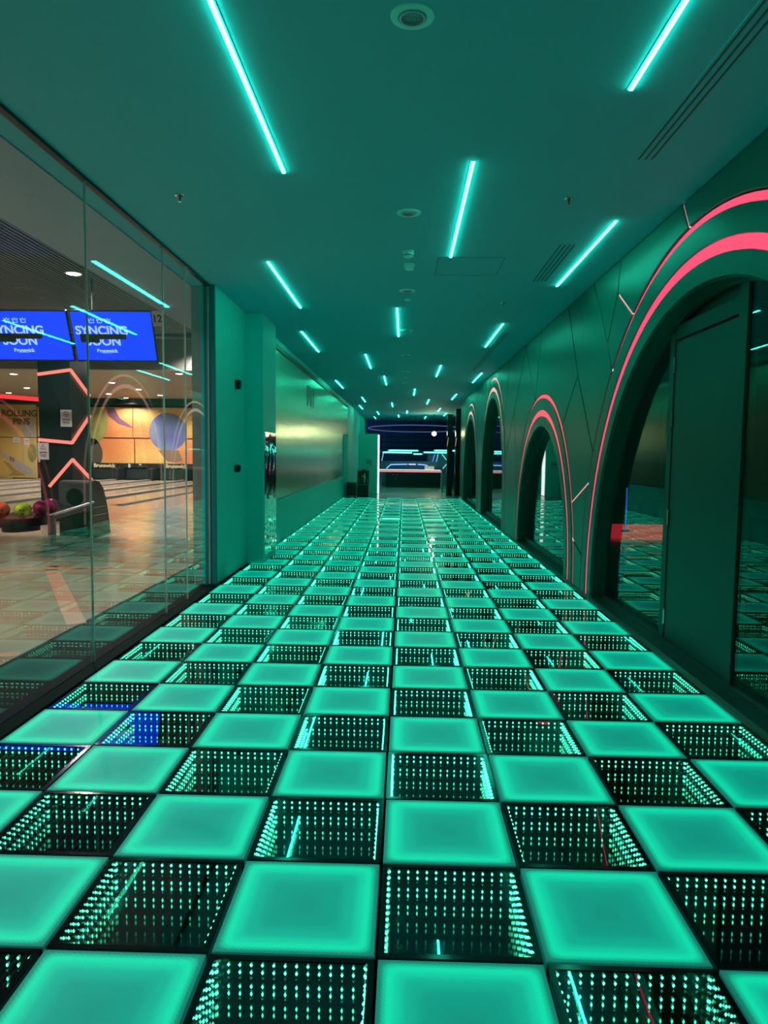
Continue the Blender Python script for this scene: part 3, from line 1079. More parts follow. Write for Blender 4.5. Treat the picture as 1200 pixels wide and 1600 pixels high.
for (x0, x1, z0, z1) in ((-20.82, -20.72, 0.90, 1.12), (-20.68, -20.58, 0.84, 1.06)):
    MB().box(x0 + X_, x1 + X_, -0.093, -0.088, z0, z1).build('pin_stripe', mat('brown stripe', (0.25, 0.12, 0.07), 0.5), o)
MB().prism([(x + X_, z) for x, z in ((-21.2, 0.9), (-20.9, 0.8), (-20.5, 0.4), (-20.0, 0.14), (-20.9, 0.12), (-20.7, 0.3))], -0.088, -0.081, 'XZ').build('printed_splash', mat('mural ochre', (0.42, 0.27, 0.09), 0.6), o)
for (x, z, w_, h_) in ((-20.44, 2.0, 0.36, 0.26), (-19.88, 1.92, 0.28, 0.36)):
    MB().box(x - w_ / 2 + X_, x + w_ / 2 + X_, -0.09, -0.082, z - h_ / 2, z + h_ / 2).build('paper_notice', mat('paper', (0.72, 0.70, 0.72), 0.6), o)
    for q in range(2):
        MB().box(x - w_ * 0.35 + X_, x + w_ * 0.35 + X_, -0.092, -0.089, z - 0.05 + q * 0.08, z - 0.03 + q * 0.08).build('printed_line', mat('ink', (0.05, 0.05, 0.06), 0.6), o)

# masking fascia with lettering, pin decks
fa = thing('pin_fascia', 'black fascia with lane numbers under the mural', 'fascia', (-13.0, YM - 0.06, 0.0))
X_ = 13.0
MB().box(-19.3 + X_, -7.5 + X_, -0.10, 0.0, 0.60, 0.82, ch=0.01).build('board', mat('fascia black', (0.012, 0.012, 0.014), 0.5), fa)
yl = emis('fascia lettering', (1.0, 0.80, 0.42), 0.9)
for x in (-19.3, -15.73, -11.9, -8.2):
    if x > -19:
        text_obj('lettering', 'Brunswick', 0.27, yl, fa, (PI / 2, 0, 0), (x + X_, -0.104, 0.70), 0.003, bold=0.008)
for s, x in (('8', -14.40), ('9', -13.82), ('6', -18.2), ('7', -17.6), ('10', -10.3), ('11', -9.5)):
    text_obj('lane_number', s, 0.27, emis('white lettering', (0.9, 0.9, 0.85), 0.9), fa, (PI / 2, 0, 0), (x + X_, -0.104, 0.70), 0.003, bold=0.008)
pinw = mat('pin white', (0.75, 0.72, 0.66), 0.3)
pin_me = MB().lathe([(0.028, 0), (0.058, 0.11), (0.06, 0.13), (0.046, 0.19), (0.024, 0.25), (0.022, 0.28), (0.032, 0.33), (0.028, 0.365), (0.01, 0.381)], n=12).mesh('bowling_pin', pinw, True)
for k in range(6):
    x1 = -7.62 - 1.8 * k - 0.9
    o = thing('pin_deck', ['pin deck recess nearest to the glass partition', 'second dark pin deck recess from the glass', 'third dark pin deck recess from the glass',
                           'fourth dark pin deck recess from the glass', 'fifth dark pin deck recess from the glass', 'sixth dark pin deck recess from the glass'][k], 'pin deck', (x1, YM - 0.2, 0))
    for s in (-1, 1):
        MB().box(s * 0.72, s * 0.89, -0.9, 0.15, -0.003, 0.59, ch=0.01).build('side_wall', mat('deck wall', (0.02, 0.03, 0.03), 0.35), o)
    MB().box(-0.7, 0.7, 0.1, 0.14, -0.003, 0.59).build('curtain', mat('deck curtain', (0.008, 0.02, 0.018), 0.6), o)

# hall ceiling: slats near, plain beyond
hc = MB().box(HALL_X, -2.30, 18.5, YM, 4.2, 4.3).build('ceiling_hall', mat('brown hall ceiling', (0.26, 0.20, 0.15), 0.6))
struct(hc, 'brown plain ceiling over the bowling lanes', 'ceiling')
sl = MB().box(HALL_X, -3.05, -6, 18.5, 4.75, 4.85).build('ceiling_slats', mat('slat void', (0.01, 0.01, 0.014), 0.8))
struct(sl, 'slatted ceiling over the bowling approach', 'ceiling')
slat_mat = mat('slat wood', (0.16, 0.15, 0.18), 0.6)
sm = MB().box(-0.022, 0.022, -12.2, 12.2, 0.0, 0.09).mesh('slat', slat_mat)
k = 0
x = -3.15
sm2 = MB()
while x > -15.0:
    link('slat', sm, sl, (x, 6.25, 4.60))
    x -= 0.085
    k += 1
st = MB().box(-3.12, -2.30, -6, 18.5, H - 0.01, H + 0.11)
st.box(-3.12, -3.04, -6, 18.5, H + 0.11, 4.76)
st = st.build('soffit', mat('grey soffit paint', (0.36, 0.42, 0.60), 0.7))
struct(st, 'plain grey soffit between the glass and the slatted ceiling', 'soffit')
st = MB().box(HALL_X, -2.30, 18.3, 18.5, 3.75, 4.86).build('beam', mat('grey beam', (0.22, 0.21, 0.20), 0.6))
struct(st, 'grey dropped beam between slatted and plain ceiling', 'beam')
st = MB().box(-2.3, -2.2, 6.02, YM, 0, 4.9).build('wall_hall_side', mat('hall grey paint', (0.30, 0.30, 0.29), 0.7))
struct(st, 'side wall of the bowling hall shared with the corridor', 'wall')
st = MB().box(HALL_X - 0.1, HALL_X, -6, YM, 0, 4.9).build('wall_hall_far', mat('hall brown paint', (0.28, 0.20, 0.14), 0.7))
struct(st, 'far side wall of the bowling hall', 'wall')
st = MB().box(HALL_X, -7.45, YM - 0.5, YM + 0.1, 3.9, 4.21).build('trim_5', black)
struct(st, 'black strip between hall ceiling and mural', 'trim')

# hall downlights
DL = [(-5.79, 10.84, 4.60), (-5.49, 17.9, 4.38), (-7.81, 23.3, 4.2), (-7.81, 26.4, 4.2), (-11.62, 26.85, 4.2), (-11.65, 29.86, 4.2), (-13.98, 23.9, 4.2),
      (-14.07, 32.5, 4.2), (-11.76, 33.0, 4.2), (-16.5, 29.6, 4.2), (-18.9, 32.5, 4.2), (-14.2, 35.0, 4.2), (-10.6, 21.0, 4.2), (-9.2, 5.5, 4.60), (-5.3, 2.8, 4.60), (-12.5, 12.5, 4.60),
      (-17.5, 21.5, 4.2), (-9.5, 34.6, 4.2)]
DL.sort(key=lambda p: p[1])
lamp_glow = emis('downlight glow', (1.0, 0.93, 0.80), 18.0, sample=False)
SEEN = 0
dl_ring = MB().lathe([(0.15, 0), (0.155, -0.012), (0.125, -0.02), (0.12, -0.008)], n=24).mesh('trim_ring', mat('hall white enamel', (0.8, 0.8, 0.78), 0.4), True)
dl_glow = MB().lathe([(0.118, -0.012), (0.10, -0.026)], n=24).mesh('glowing_lens', lamp_glow)
for k, (x, y, z) in enumerate(DL):
    hid = {(-10.6, 21.0): 'hall downlight hidden behind the screen over the black pillar', (-17.5, 21.5): 'hall downlight over the lanes beyond the frame edge',
           (-12.5, 12.5): 'hall downlight over the approach left of the pillar', (-9.2, 5.5): 'hall downlight over the seating left of the ball rack',
           (-5.3, 2.8): 'hall downlight beside the camera behind the glass', (-9.5, 34.6): 'hall downlight by the mural hidden behind the corridor wall'}
    if (x, y) in hid:
        lb, gr = hid[(x, y)], 'hall downlights out of view'
    else:
        lb, gr = 'bright white downlight in the bowling hall ceiling, %s nearest of those seen through the glass' % ORD[SEEN], 'bowling hall downlights'
        SEEN += 1
    o = thing('hall_downlight', lb, 'light', (x, y, z), 0, gr)
    if z == 4.38:
        MB().tube([(0, 0, 0), (0, 0, 0.25)], 0.03, 10).build('stem', black, o)
    link('trim_ring', dl_ring, o)
    link('glowing_lens', dl_glow, o)
    L = bpy.data.lights.new('downlight_lamp', 'SPOT')
    L.energy = 780
    L.color = (1.0, 0.91, 0.80)
    L.spot_size = math.radians(150)
    L.spot_blend = 0.6
    L.shadow_soft_size = 0.1
    lo = bpy.data.objects.new('downlight_lamp', L)
    C.objects.link(lo)
    lo.parent = o
    lo.location = (0, 0, -0.05)

# pillar with pink zigzag lights
pl = thing('hall_pillar', 'black square pillar with pink zigzag lights and paper notices', 'pillar', (-7.16, 13.3, 0))
MB().box(-0.36, 0.31, -0.4, 0.47, 0, 3.85, ch=0.006).build('shaft', mat('pillar black', (0.012, 0.016, 0.022), 0.3), pl)
coral = emis('coral tube light', (1.0, 0.26, 0.20), 1.25)


def pbar(pts, M=coral, r=0.035):
    for a, b in zip(pts[:-1], pts[1:]):
        MB().tube([a, b], r, 8).build('light_bar', M, pl)


fy, sx_ = -0.42, 0.325
pbar([(-0.35, fy, 3.044), (0.335, fy, 3.14), (0.335, 0.46, 2.687)])
pbar([(0.335, 0.46, 2.242), (0.335, fy, 1.645), (-0.37, fy, 1.702)])
pbar([(-0.166, fy, 0.733), (0.335, fy, 1.30), (0.335, 0.46, 0.86)])
nA = MB().box(0.10, 0.335, fy + 0.005, fy + 0.012, 1.975, 2.325).build('notice', mat('notice paper', (0.62, 0.58, 0.62), 0.6), pl)
nB = MB().box(-0.372, -0.14, fy - 0.045, fy - 0.038, 1.293, 1.636).build('notice', mat('notice paper', (0, 0, 0)), pl)
ink = mat('notice ink', (0.03, 0.03, 0.04), 0.6)
for (cx, cz, yy, nP) in ((0.217, 1.975, fy + 0.004, nA), (-0.256, 1.293, fy - 0.046, nB)):
    text_obj('notice_text', 'NOTICE', 0.042, ink, nP, (PI / 2, 0, 0), (cx, yy, cz + 0.145), 0.001, bold=0.002)
    for q in range(3):
        MB().box(cx - 0.08 + 0.01 * q, cx + 0.08 - 0.01 * q, yy - 0.001, yy + 0.001, cz + 0.10 - 0.022 * q, cz + 0.108 - 0.022 * q).build('notice_line', ink, nP)
rg = MB()
pts = [(0.217 + 0.055 * math.cos(2 * PI * k / 20), fy + 0.003, 1.975 + 0.26 + 0.055 * math.sin(2 * PI * k / 20)) for k in range(21)]
rg.tube(pts, 0.005, 6).tube([(0.217 - 0.038, fy + 0.003, 2.235 + 0.038), (0.217 + 0.038, fy + 0.003, 2.235 - 0.038)], 0.005, 6)
rg.box(0.217 - 0.03, 0.217 + 0.03, fy + 0.002, fy + 0.004, 2.215, 2.227)
rg.build('no_smoking_sign', ink, nA)
tr = MB()
tr.tube([(-0.256 - 0.06, fy - 0.047, 1.51), (-0.256 + 0.06, fy - 0.047, 1.51), (-0.256, fy - 0.047, 1.61), (-0.256 - 0.06, fy - 0.047, 1.51)], 0.004, 6)
tr.box(-0.26, -0.252, fy - 0.048, fy - 0.046, 1.545, 1.58).box(-0.26, -0.252, fy - 0.048, fy - 0.046, 1.525, 1.535)
tr.build('warning_triangle', ink, nB)
o = thing('red_light_bar', 'long red light bar hanging under the hall ceiling left of the pillar', 'light', (-10.0, 17.6, 3.2))
MB().tube([(-2.9, 0, -0.12), (0.35, 0, -0.36)], 0.06, 10).build('tube', emis('red bar', (1.0, 0.04, 0.05), 1.3), o)
for x in (-1.8, 0.1):
    MB().tube([(x, 0, -0.2), (x, 0, 1.5)], 0.01, 6).build('hanger', black, o)

# television screens
blue = mat('screen blue', (0.0, 0.01, 0.05), 0.25, emit=(0.001, 0.032, 1.0), es=1.9)
scr_txt = emis('screen pale print', (0.42, 0.70, 1.0), 1.1, sample=False)
scr_blk = mat('screen black bar', (0.003, 0.003, 0.004), 0.3)
for k, (x0, x1, lb) in enumerate(((-7.10, -5.69, 'blue screen showing sync message, left of the lane twelve sign'),
                                  (-5.645, -4.235, 'blue screen showing sync message with lane twelve card at its corner'))):
    if k == 0:
        lb = 'blue sync message screen directly above the black pillar, cut by the frame'
    o = thing('television', lb, 'television', ((x0 + x1) / 2, 10.45, 3.44))
    o.rotation_euler = (math.radians(22), 0, 0)
    hw = (x1 - x0) / 2
    bz = MB()
    bz.box(-hw, hw, 0.0, 0.06, -0.44, 0.44, ch=0.006)
    bz.build('casing', black_gloss, o)
    sn = MB().box(-hw + 0.018, hw - 0.018, -0.004, 0.001, -0.405, 0.418).build('screen', blue, o)
    cx = -0.25
    for q in range(3):
        c0 = cx - 0.09 + 0.14 * q
        z0 = 0.235
        P = [(c0 - 0.036, z0), (c0 + 0.036, z0), (c0 + 0.044, z0 + 0.07), (c0 + 0.02, z0 + 0.035), (c0, z0 + 0.08), (c0 - 0.02, z0 + 0.035), (c0 - 0.044, z0 + 0.07)]
        cr = MB()
        cr.tube([(u, -0.006, v) for u, v in P + P[:1]], 0.0065, 6)
        cr.build('crown_icon', scr_txt, sn)
    text_obj('screen_text', 'SYNCING', 0.20, scr_txt, sn, (PI / 2, 0, 0), (cx + 0.06, -0.006, 0.10), 0.001, bold=0.006, sx=1.05)
    text_obj('screen_text', 'SOON', 0.20, scr_txt, sn, (PI / 2, 0, 0), (cx + 0.06, -0.006, -0.085), 0.001, bold=0.006, sx=1.05)
    text_obj('screen_text', 'Brunswick', 0.085, scr_txt, sn, (PI / 2, 0, 0), (cx + 0.10, -0.006, -0.245), 0.001, bold=0.003)
    MB().box(cx, cx + 0.19, -0.0055, -0.004, -0.285, -0.281).build('screen_line', scr_txt, sn)
    MB().prism([(cx - 0.33, 0.045), (cx + 0.47, 0.045), (cx + 0.47, -0.045), (cx + 0.0, -0.045), (cx + 0.0, -0.10), (cx - 0.33, -0.10)], -0.009, -0.0075, 'XZ').build('screen_black_bar', scr_blk, sn)
    for s in (-1, 1):
        MB().tube([(s * 0.3, 0.06, 0.0), (s * 0.3, 0.82, -0.145)], 0.02, 8).build('mount_arm', black, o)
o = thing('lane_number_card', 'white card reading 12 fixed at the screen corner', 'sign', (-4.1475, 10.345, 3.727))
o.rotation_euler = (math.radians(22), 0, 0)
MB().box(-0.085, 0.085, -0.004, 0.004, -0.125, 0.125).build('card', mat('card white', (0.88, 0.88, 0.95), 0.5), o)
text_obj('card_number', '12', 0.17, mat('navy ink', (0.01, 0.015, 0.05), 0.5), o, (PI / 2, 0, 0), (0, -0.006, 0), 0.001, bold=0.006)
o = thing('screen_gantry', 'dark steel gantry carrying the blue screens', 'gantry', (-7.0, 11.3, 0))
MB().tube([(-6.5, 0, 3.62), (4.4, 0, 3.62)], 0.03, 8).build('rail', black, o)
MB().tube([(2.75, 0.05, 4.05), (3.4, 0.05, 4.03), (3.5, 0.05, 3.6)], 0.025, 8).build('bracket', black, o)
MB().box(-6.5, 4.5, 0.3, 0.36, 3.60, 3.64).build('tie_bar', black, o)
for x in (-5.5, 1.33, 3.4):
    MB().tube([(x, 0, 3.62), (x, 0, 4.74)], 0.014, 8).build('drop_rod', mat('rod black', (0.004, 0.004, 0.005), 0.9), o)

# ball return
br = thing('ball_return', 'grey ball return housing with round mouth and chrome ball rack', 'ball return', (-5.63, 10.6, 0))
hood = mat('hood grey', (0.10, 0.10, 0.10), 0.35)
dk = mat('hood dark', (0.03, 0.03, 0.032), 0.35)
side = [(-0.25, 0.0), (-0.25, 0.90), (-0.20, 0.955), (-0.05, 0.97), (0.12, 0.93), (0.26, 0.82), (0.38, 0.62), (0.47, 0.35), (0.55, 0.0)]
n = len(side)
body = MB()
body.prism(side, -0.285, 0.285, 'YZ')
body.build('housing', hood, br, True)
fp = MB()
NN = 40
oz, orr = 0.68, 0.16
out_pts = []
for k in range(NN):
    a = 2 * PI * k / NN
    c, s = math.cos(a), math.sin(a)
    tx = 0.27 / abs(c) if abs(c) > 1e-6 else 9
    tz = (0.25 if s > 0 else 0.25) / abs(s) if abs(s) > 1e-6 else 9
    t_ = min(tx, tz)
    out_pts.append((t_ * c, oz + t_ * s))
vs = [(u, -0.265, v) for u, v in out_pts] + [(orr * math.cos(2 * PI * k / NN), -0.265, oz + orr * math.sin(2 * PI * k / NN)) for k in range(NN)] + \
     [(orr * 0.9 * math.cos(2 * PI * k / NN), -0.252, oz + orr * 0.9 * math.sin(2 * PI * k / NN)) for k in range(NN)]
fs = [(k, (k + 1) % NN, (k + 1) % NN + NN, k + NN) for k in range(NN)] + [(k + NN, (k + 1) % NN + NN, (k + 1) % NN + 2 * NN, k + 2 * NN) for k in range(NN)]
fplate = fp.add(vs, fs).build('front_plate', mat('plate grey', (0.14, 0.14, 0.145), 0.3), br)
MB().lathe([(orr * 0.9, -0.2515), (orr * 0.9, -0.254)], 0, 0, oz, NN, axis='Y').build('ball_mouth', mat('mouth black', (0.002, 0.003, 0.003), 0.3), fplate)
MB().box(-0.27, 0.27, -0.268, -0.252, 0.0, 0.42, ch=0.004).build('lower_front', dk, br)
text_obj('badge', 'Brunswick', 0.05, chrome, fplate, (PI / 2, 0, 0), (0.02, -0.268, 0.885), 0.002)
for z in (0.22, 0.36, 0.5):
    MB().tube([(0.29, -0.2, z), (0.29, 0.40 - (z - 0.3) * 0.5, z)], 0.006, 6).build('side_rib', chrome, br)
# rack
MB().prism([(-0.27, -0.26), (0.30, -0.26), (0.60, -2.5), (0.02, -2.5)], 0.47, 0.53, 'XY').build('rack_tray', dk, br)
for (xa, xb) in ((-0.29, 0.0), (0.32, 0.62)):
    MB().tube([(xb, -2.45, 0.55), (xa, -0.26, 0.60)], 0.022, 10).build('rack_rail', chrome, br)
endp = []
for k in range(25):
    a = PI + PI * k / 24
    endp.append((0.31 + 0.34 * math.cos(a), -2.52 + 0.55 * math.sin(a)))
MB().prism(endp + [(0.63, -2.3), (-0.01, -2.3)], 0.44, 0.555, 'XY').build('rack_end', black_gloss, br)
MB().prism([(0.31 + (u - 0.31) * 0.7, -2.6 + (v + 2.6) * 0.7) for u, v in endp], 0.36, 0.44, 'XY').build('rack_end_base', dk, br)
MB().lathe([(0.17, 0), (0.17, 0.012), (0.065, 0.02), (0.06, 0.47)], 0.20, -1.50, 0, 20).build('support_leg', mat('leg steel', (0.35, 0.36, 0.36), 0.3, 0.8), br, True)

# bowling balls
BALLS = [((-5.44, 7.70, 0.668), (0.62, 0.10, 0.03), 'orange bowling ball on the end of the ball rack'),
         ((-5.17, 7.76, 0.668), (0.30, 0.42, 0.02), 'lime green bowling ball on the ball rack'),
         ((-5.24, 8.40, 0.645), (0.34, 0.02, 0.10), 'crimson bowling ball behind the lime green ball'),
         ((-5.32, 8.86, 0.645), (0.38, 0.02, 0.14), 'magenta bowling ball closest to the return mouth')]
for k, ((x, y, z), col, lb) in enumerate(BALLS):
    o = thing('bowling_ball', lb, 'bowling ball', (x, y, z), 0, 'bowling balls on the rack')
    M = mural_mat('ball shell %d' % k, [c * 0.5 for c in col], col, [min(1, c * 1.7 + 0.02) for c in col], 9.0, k * 2.0)
    M.node_tree.nodes['Principled BSDF'].inputs['Roughness'].default_value = 0.08
    MB().sphere(0, 0, 0, 0.112, 28, 16).build('shell', M, o, True)
    for (u, v) in ((-0.02, 0.02), (0.02, 0.02), (0.0, -0.03)):
        d = Vector((0.35 + u * 9, -0.8, -0.15 + v * 9)).normalized()
        MB().tube([d * 0.108, d * 0.1135], 0.012, 10).build('finger_hole', black, o)

# ------------------------------------------------------------------ far end
st = MB().box(-2.12, 2.12, 22.52, 46, -0.08, -0.004).build('floor_far', mat('grey green far floor', (0.03, 0.40, 0.34), 0.22, noise=0.1, nscale=4))
struct(st, 'plain grey floor beyond the lit panels', 'floor')
st = MB().box(2.12, 14, 23.7, 46, -0.08, -0.004).build('floor_lobby', mat('dark lobby floor', (0.03, 0.035, 0.05), 0.3))
struct(st, 'dark floor of the lobby', 'floor')
navy = mat('far navy wall', (0.05, 0.14, 0.26), 0.45)
st = MB().box(-14, 14, 45.9, 46, 0, 6).build('wall_far', navy)
struct(st, 'dark navy far wall beyond the counter', 'wall')
st = MB().box(-14, 14, YE, 46, 5.0, 5.1).build('ceiling_far', mat('black ceiling', (0, 0, 0)))
struct(st, 'black ceiling above the neon ring', 'ceiling')
for k in range(5):
    MB().box(-5, 5, 45.75, 45.89, 1.9 + 0.34 * k, 1.93 + 0.34 * k).build('wall_rail', mat('navy rail', (0.02, 0.04, 0.09), 0.4), st)
sg = thing('green_partition', 'tall pale green partition panel with a bright white lit edge', 'partition', (-1.27, 24.9, 0))
MB().box(-0.37, 0.36, -0.05, 0.35, 0, 2.22, ch=0.01).build('panel', mat('pale green gloss', (0.25, 0.92, 0.84), 0.35), sg)
MB().box(0.362, 0.40, -0.06, 0.36, 0.02, 2.19, ch=0.006).build('lit_edge', emis('white lit edge', (0.85, 1.0, 0.95), 2.2), sg)  # side face lit by the far room, painted as a glowing strip
MB().box(-0.08, 0.16, -0.07, -0.05, 1.0, 1.30, ch=0.004).build('notice_holder', mat('frosted holder', (0.55, 0.66, 0.62), 0.3), sg)
MB().box(-0.05, 0.13, -0.073, -0.07, 1.12, 1.24).build('notice_card', mat('holder card', (0.30, 0.45, 0.42), 0.4), sg)
bn = thing('litter_bin', 'black litter bin with pale litter symbol on its raised back', 'bin', (-1.365, 23.3, 0))
bk = mat('bin black', (0.012, 0.018, 0.016), 0.4)
MB().box(-0.2, 0.2, -0.2, 0.12, 0, 0.40, ch=0.008).build('body', bk, bn)
MB().box(-0.21, 0.21, -0.21, 0.13, 0.402, 0.43, ch=0.005).build('lid', mat('bin lid', (0.08, 0.14, 0.12), 0.35), bn)
MB().box(-0.2, 0.2, 0.05, 0.12, 0.43, 0.90, ch=0.006).build('back_board', bk, bn)
MB().box(-0.05, 0.08, 0.06, 0.11, 0.90, 0.94).build('top_catch', bk, bn)
pale = mat('litter symbol', (0.40, 0.66, 0.58), 0.5)
sy = MB()
yy = 0.046
sy.lathe([(0.028, 0.0), (0.028, 0.004)], 0.045, yy, 0.78, 16, axis='Y')
sy.prism([(0.02, 0.74), (0.075, 0.74), (0.095, 0.70), (0.095, 0.60), (0.08, 0.60), (0.08, 0.47), (0.02, 0.47)], yy, yy + 0.004, 'XZ')
sy.prism([(0.02, 0.735), (0.02, 0.69), (-0.055, 0.665), (-0.06, 0.685)], yy, yy + 0.004, 'XZ')
sy.tube([(-0.15, yy, 0.63), (-0.125, yy, 0.49), (-0.07, yy, 0.49), (-0.05, yy, 0.62)], 0.007, 6)
sy.build('litter_symbol', pale, bn)
MB().box(0.14, 0.16, yy, yy + 0.004, 0.48, 0.58).build('side_mark', pale, bn)
o = thing('black_cabinet', 'low plain black cabinet against the wall beside the litter bin', 'cabinet', (-1.77, 23.3, 0))
MB().box(-0.17, 0.17, -0.2, 0.2, 0.03, 0.46, ch=0.006).build('body', bk, o)
MB().box(-0.18, 0.18, -0.21, 0.21, 0.462, 0.48, ch=0.003).build('top', bk, o)
for x in (-0.13, 0.13):
    for y in (-0.15, 0.15):
        MB().box(x - 0.02, x + 0.02, y - 0.02, y + 0.02, 0, 0.03).build('foot', bk, o)

# counter with pink light
ct = thing('lobby_counter', 'long dark lobby counter with a pink light line along its top', 'counter', (0.2, 30.5, 0))
MB().box(-0.95, 1.5, 0.0, 0.7, 0, 0.68, ch=0.01).build('front', mat('counter navy', (0.008, 0.02, 0.03), 0.35), ct)
MB().box(-1.25, 1.55, -0.04, 0.75, 0.735, 0.77, ch=0.004).build('worktop', mat('counter top', (0.55, 0.62, 0.60), 0.3), ct)
MB().box(-1.25, 1.55, -0.055, -0.01, 0.69, 0.733).build('pink_light', emis('pink counter line', (1.0, 0.28, 0.32), 1.1), ct)
MB().box(-1.25, 1.5, -0.01, 0.02, 0.772, 0.80).build('white_light', emis('white counter line', (0.8, 1.0, 0.92), 1.3), ct)
for (x, z) in ((-0.62, 0.56), (-0.45, 0.55), (-0.5, 0.38)):
    MB().box(x - 0.03, x + 0.03, -0.006, 0.0, z - 0.03, z + 0.03).build('switch_plate', mat('grey plate', (0.12, 0.18, 0.18), 0.4), ct)
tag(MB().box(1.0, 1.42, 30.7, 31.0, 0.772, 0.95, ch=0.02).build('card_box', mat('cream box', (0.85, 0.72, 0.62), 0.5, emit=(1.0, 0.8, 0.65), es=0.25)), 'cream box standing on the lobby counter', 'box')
gt = emis('green tube', (0.10, 1.0, 0.72), 3.5)
for k, (x0, x1, y, z, lb) in enumerate(((-0.95, 0.45, 32.0, 1.56, 'lower green tube light over the counter'), (-0.70, 0.75, 33.0, 1.66, 'upper green tube light over the counter'),
                                        (0.95, 2.3, 32.0, 1.58, 'lower green tube light at the counter end by the dark posts'), (1.5, 3.2, 33.0, 1.68, 'upper green tube light at the counter end by the dark posts'),
                                        (-1.9, -1.1, 32.4, 1.60, 'short green tube light behind the green partition'), (0.5, 0.95, 33.5, 1.5, 'short dim green tube between the long tubes'))):
    o = thing('tube_light', lb, 'tube light', ((x0 + x1) / 2, y, z), 0, 'green tube lights over the counter')
    h = (x1 - x0) / 2
    MB().tube([(-h, 0, 0), (h, 0, 0)], 0.032, 10).build('tube', gt, o)
    for s in (-1, 1):
        MB().box(s * h - 0.03, s * h + 0.03, -0.04, 0.04, -0.045, 0.045).build('end_cap', chrome, o)
        MB().tube([(s * h * 0.8, 0, 0.03), (s * h * 0.8, 0, H - z)], 0.004, 6).build('hanger', black, o)
bt = emis('blue neon', (0.22, 0.45, 1.0), 1.6)
o = thing('neon_car_outline', 'blue neon outline of a low car roof on the counter wall', 'neon sign', (0.2, 31.6, 0))
MB().tube([(-0.95, 0, 0.82), (-0.75, 0, 1.0), (0.02, 0, 1.02)], 0.022, 8).build('neon_tube', bt, o)
MB().tube([(0.08, 0, 1.02), (0.40, 0, 1.02)], 0.022, 8).build('neon_tube', emis('violet neon', (0.6, 0.6, 1.0), 1.6), o)
MB().tube([(0.5, 0, 1.02), (0.85, 0, 1.0), (1.2, 0, 0.78)], 0.022, 8).build('neon_tube', bt, o)
MB().box(-1.2, 1.4, 0.05, 0.10, 0.0, 1.16).build('backing', navy, o)
for k, (x, y, lb) in enumerate(((-1.0, 32.2, 'pale lit upright pole behind the partition end'), (1.62, 33.2, 'pale green upright pole at the counter end'))):
    o = thing('light_pole', lb, 'pole', (x, y, 0))
    MB().lathe([(0.08, 0), (0.08, 0.02), (0.02, 0.03)], n=14).build('base', chrome, o)
    MB().tube([(0, 0, 0.03), (0.0, 0, 1.1), (0.08, 0, 1.52)], 0.02, 8).build('pole', emis('pole glow', (0.35, 0.9, 0.85), 0.7), o)
o = thing('neon_rod_sign', 'thin blue and green neon rods on a dark frame behind the counter end', 'neon sign', (1.8, 33.4, 0))
for k, (p, q, col) in enumerate((((-0.45, 0, 0.8), (-0.25, 0, 1.5), (0.1, 0.3, 1.0)), ((0.1, 0, 1.5), (0.4, 0, 1.15), (0.2, 0.9, 0.7)), ((0.35, 0, 1.05), (0.15, 0, 0.8), (0.2, 0.9, 0.7)))):
    MB().tube([p, q], 0.02, 8).build('neon_rod', emis('rod %d' % k, col, 1.0), o)
MB().box(-0.6, 0.6, 0.03, 0.07, 0.0, 1.55).build('backing', navy, o)
o = thing('blue_neon_post', 'upright blue neon post behind the partition', 'neon sign', (-1.25, 33.4, 0))
MB().box(-0.06, 0.06, -0.06, 0.06, 0, 0.9).build('base', black, o)
MB().tube([(0, 0, 0.9), (0.05, 0, 1.4)], 0.02, 8).build('neon_rod', emis('rod blue', (0.15, 0.25, 1.0), 1.0), o)
# neon ring near the ceiling
pts = [(0.6 + 2.3 * math.cos(2 * PI * k / 60), 33.5 + 3.0 * math.sin(2 * PI * k / 60), 2.72 - 0.06 * math.sin(2 * PI * k / 60)) for k in range(61)]
tag(MB().tube(pts, 0.02, 8, cap=False).build('neon_ring', emis('violet ring', (0.14, 0.22, 0.60), 0.5)), 'large hanging violet blue neon ring above the counter', 'neon ring')
fl = thing('flood_lamp', 'bright warm flood lamp shining beyond the counter', 'lamp', (1.40, 30.9, 2.42))
MB().lathe([(0.06, 0.02), (0.11, -0.03), (0.115, -0.05)], 0, 0, 0, 20, axis='Y').build('housing', black, fl, True)
MB().sphere(0, -0.06, 0, 0.095, 16, 10).build('lamp_lens', emis('flood glow', (1.0, 1.0, 0.72), 14.0), fl)
MB().tube([(0, 0, 0.08), (0, 0, 0.9)], 0.012, 8).build('hanger', black, fl)
L = bpy.data.lights.new('flood_light', 'POINT')
L.energy = 60
L.color = (1.0, 1.0, 0.50)
L.shadow_soft_size = 0.1
lo = bpy.data.objects.new('flood_light', L)
C.objects.link(lo)
lo.parent = fl
lo.location = (0, -0.18, 0)
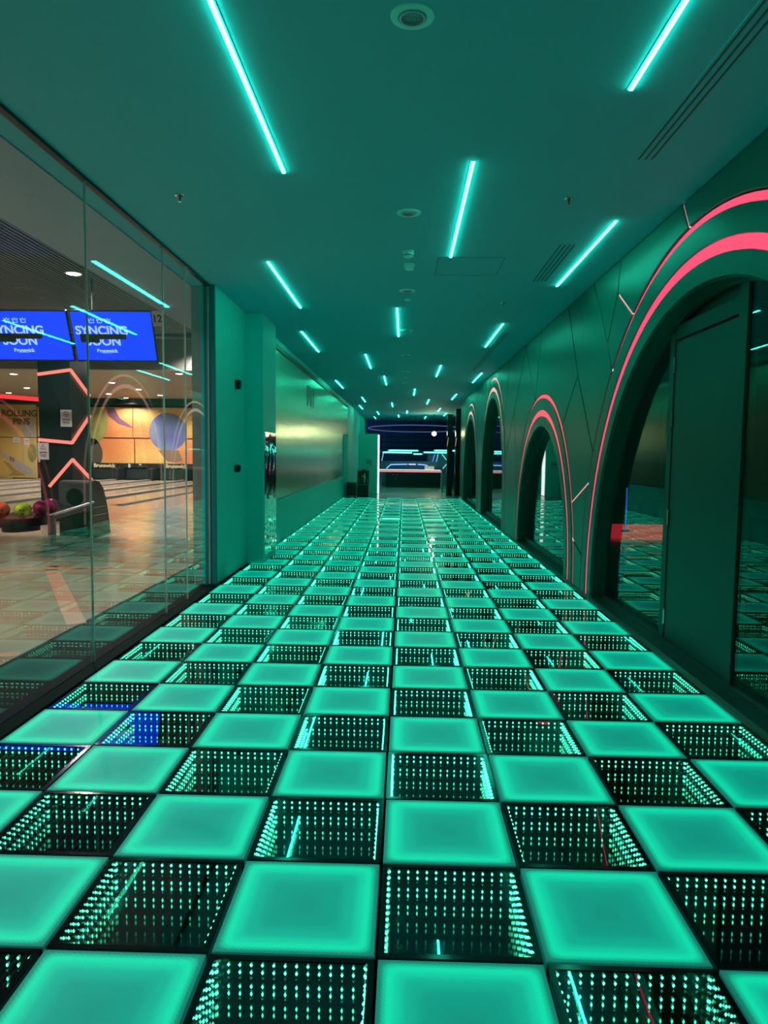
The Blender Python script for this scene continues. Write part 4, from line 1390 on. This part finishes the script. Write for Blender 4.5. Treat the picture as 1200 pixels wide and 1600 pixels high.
bl = thing('added_blue_lamp', 'unseen blue lamp added to wash the far lobby wall', 'lamp', (-5.0, 41.0, 3.0))  # added out of sight to wash the far wall blue
MB().sphere(0, 0, 0, 0.06, 14, 8).build('globe', emis('blue globe', (0.4, 0.6, 1.0), 3.0), bl)
MB().tube([(0, 0, 0.05), (0, 0, 2.0)], 0.008, 6).build('cord', black, bl)
L = bpy.data.lights.new('added_blue_light', 'POINT')
L.energy = 160
L.color = (0.10, 0.35, 1.0)
L.shadow_soft_size = 0.07
lo = bpy.data.objects.new('added_blue_light', L)
C.objects.link(lo)
lo.parent = bl
lo.location = (0, 0, -0.14)
for k, (x, lb) in enumerate(((1.72, 'dark gate post nearer the counter at the far right'), (2.02, 'dark gate post nearer the arched wall end'))):
    o = thing('gate_post', lb, 'post', (x, 24.6, 0))
    MB().box(-0.10, 0.10, -0.12, 0.12, 0, 2.95 + 0.2 * k, ch=0.01).build('shaft', mat('post black', (0.008, 0.012, 0.012), 0.25), o)
    MB().box(-0.12, 0.12, -0.14, 0.14, 0, 0.06, ch=0.005).build('base', black, o)
    MB().tube([(-0.106, -0.13, 1.8), (-0.06, -0.13, 2.1)], 0.006, 6).build('pink_trace', pink_soft, o)
o = thing('turnstile_post', 'small grey steel stanchion on the far floor', 'stanchion', (1.62, 27.6, 0))
MB().lathe([(0.16, 0), (0.16, 0.015), (0.05, 0.03)], n=18).build('base', chrome, o)
MB().box(-0.055, 0.055, -0.05, 0.05, 0.03, 0.72, ch=0.01).build('post', mat('stanchion steel', (0.45, 0.5, 0.5), 0.35, 0.7), o)

# rear end of the corridor, behind the photographer
st = MB().box(-2.3, 2.4, -6.2, -6.05, 0, H).build('wall_rear', mat('rear wall', (0.06, 0.10, 0.09), 0.6))
struct(st, 'dark wall closing the corridor behind the viewer', 'wall')
st = MB().box(-2.1, 2.0, -6.05, -3.0, -0.05, 0.0).build('floor_rear', mat('rear floor', (0.05, 0.08, 0.07), 0.3))
struct(st, 'plain dark floor behind the viewer', 'floor')
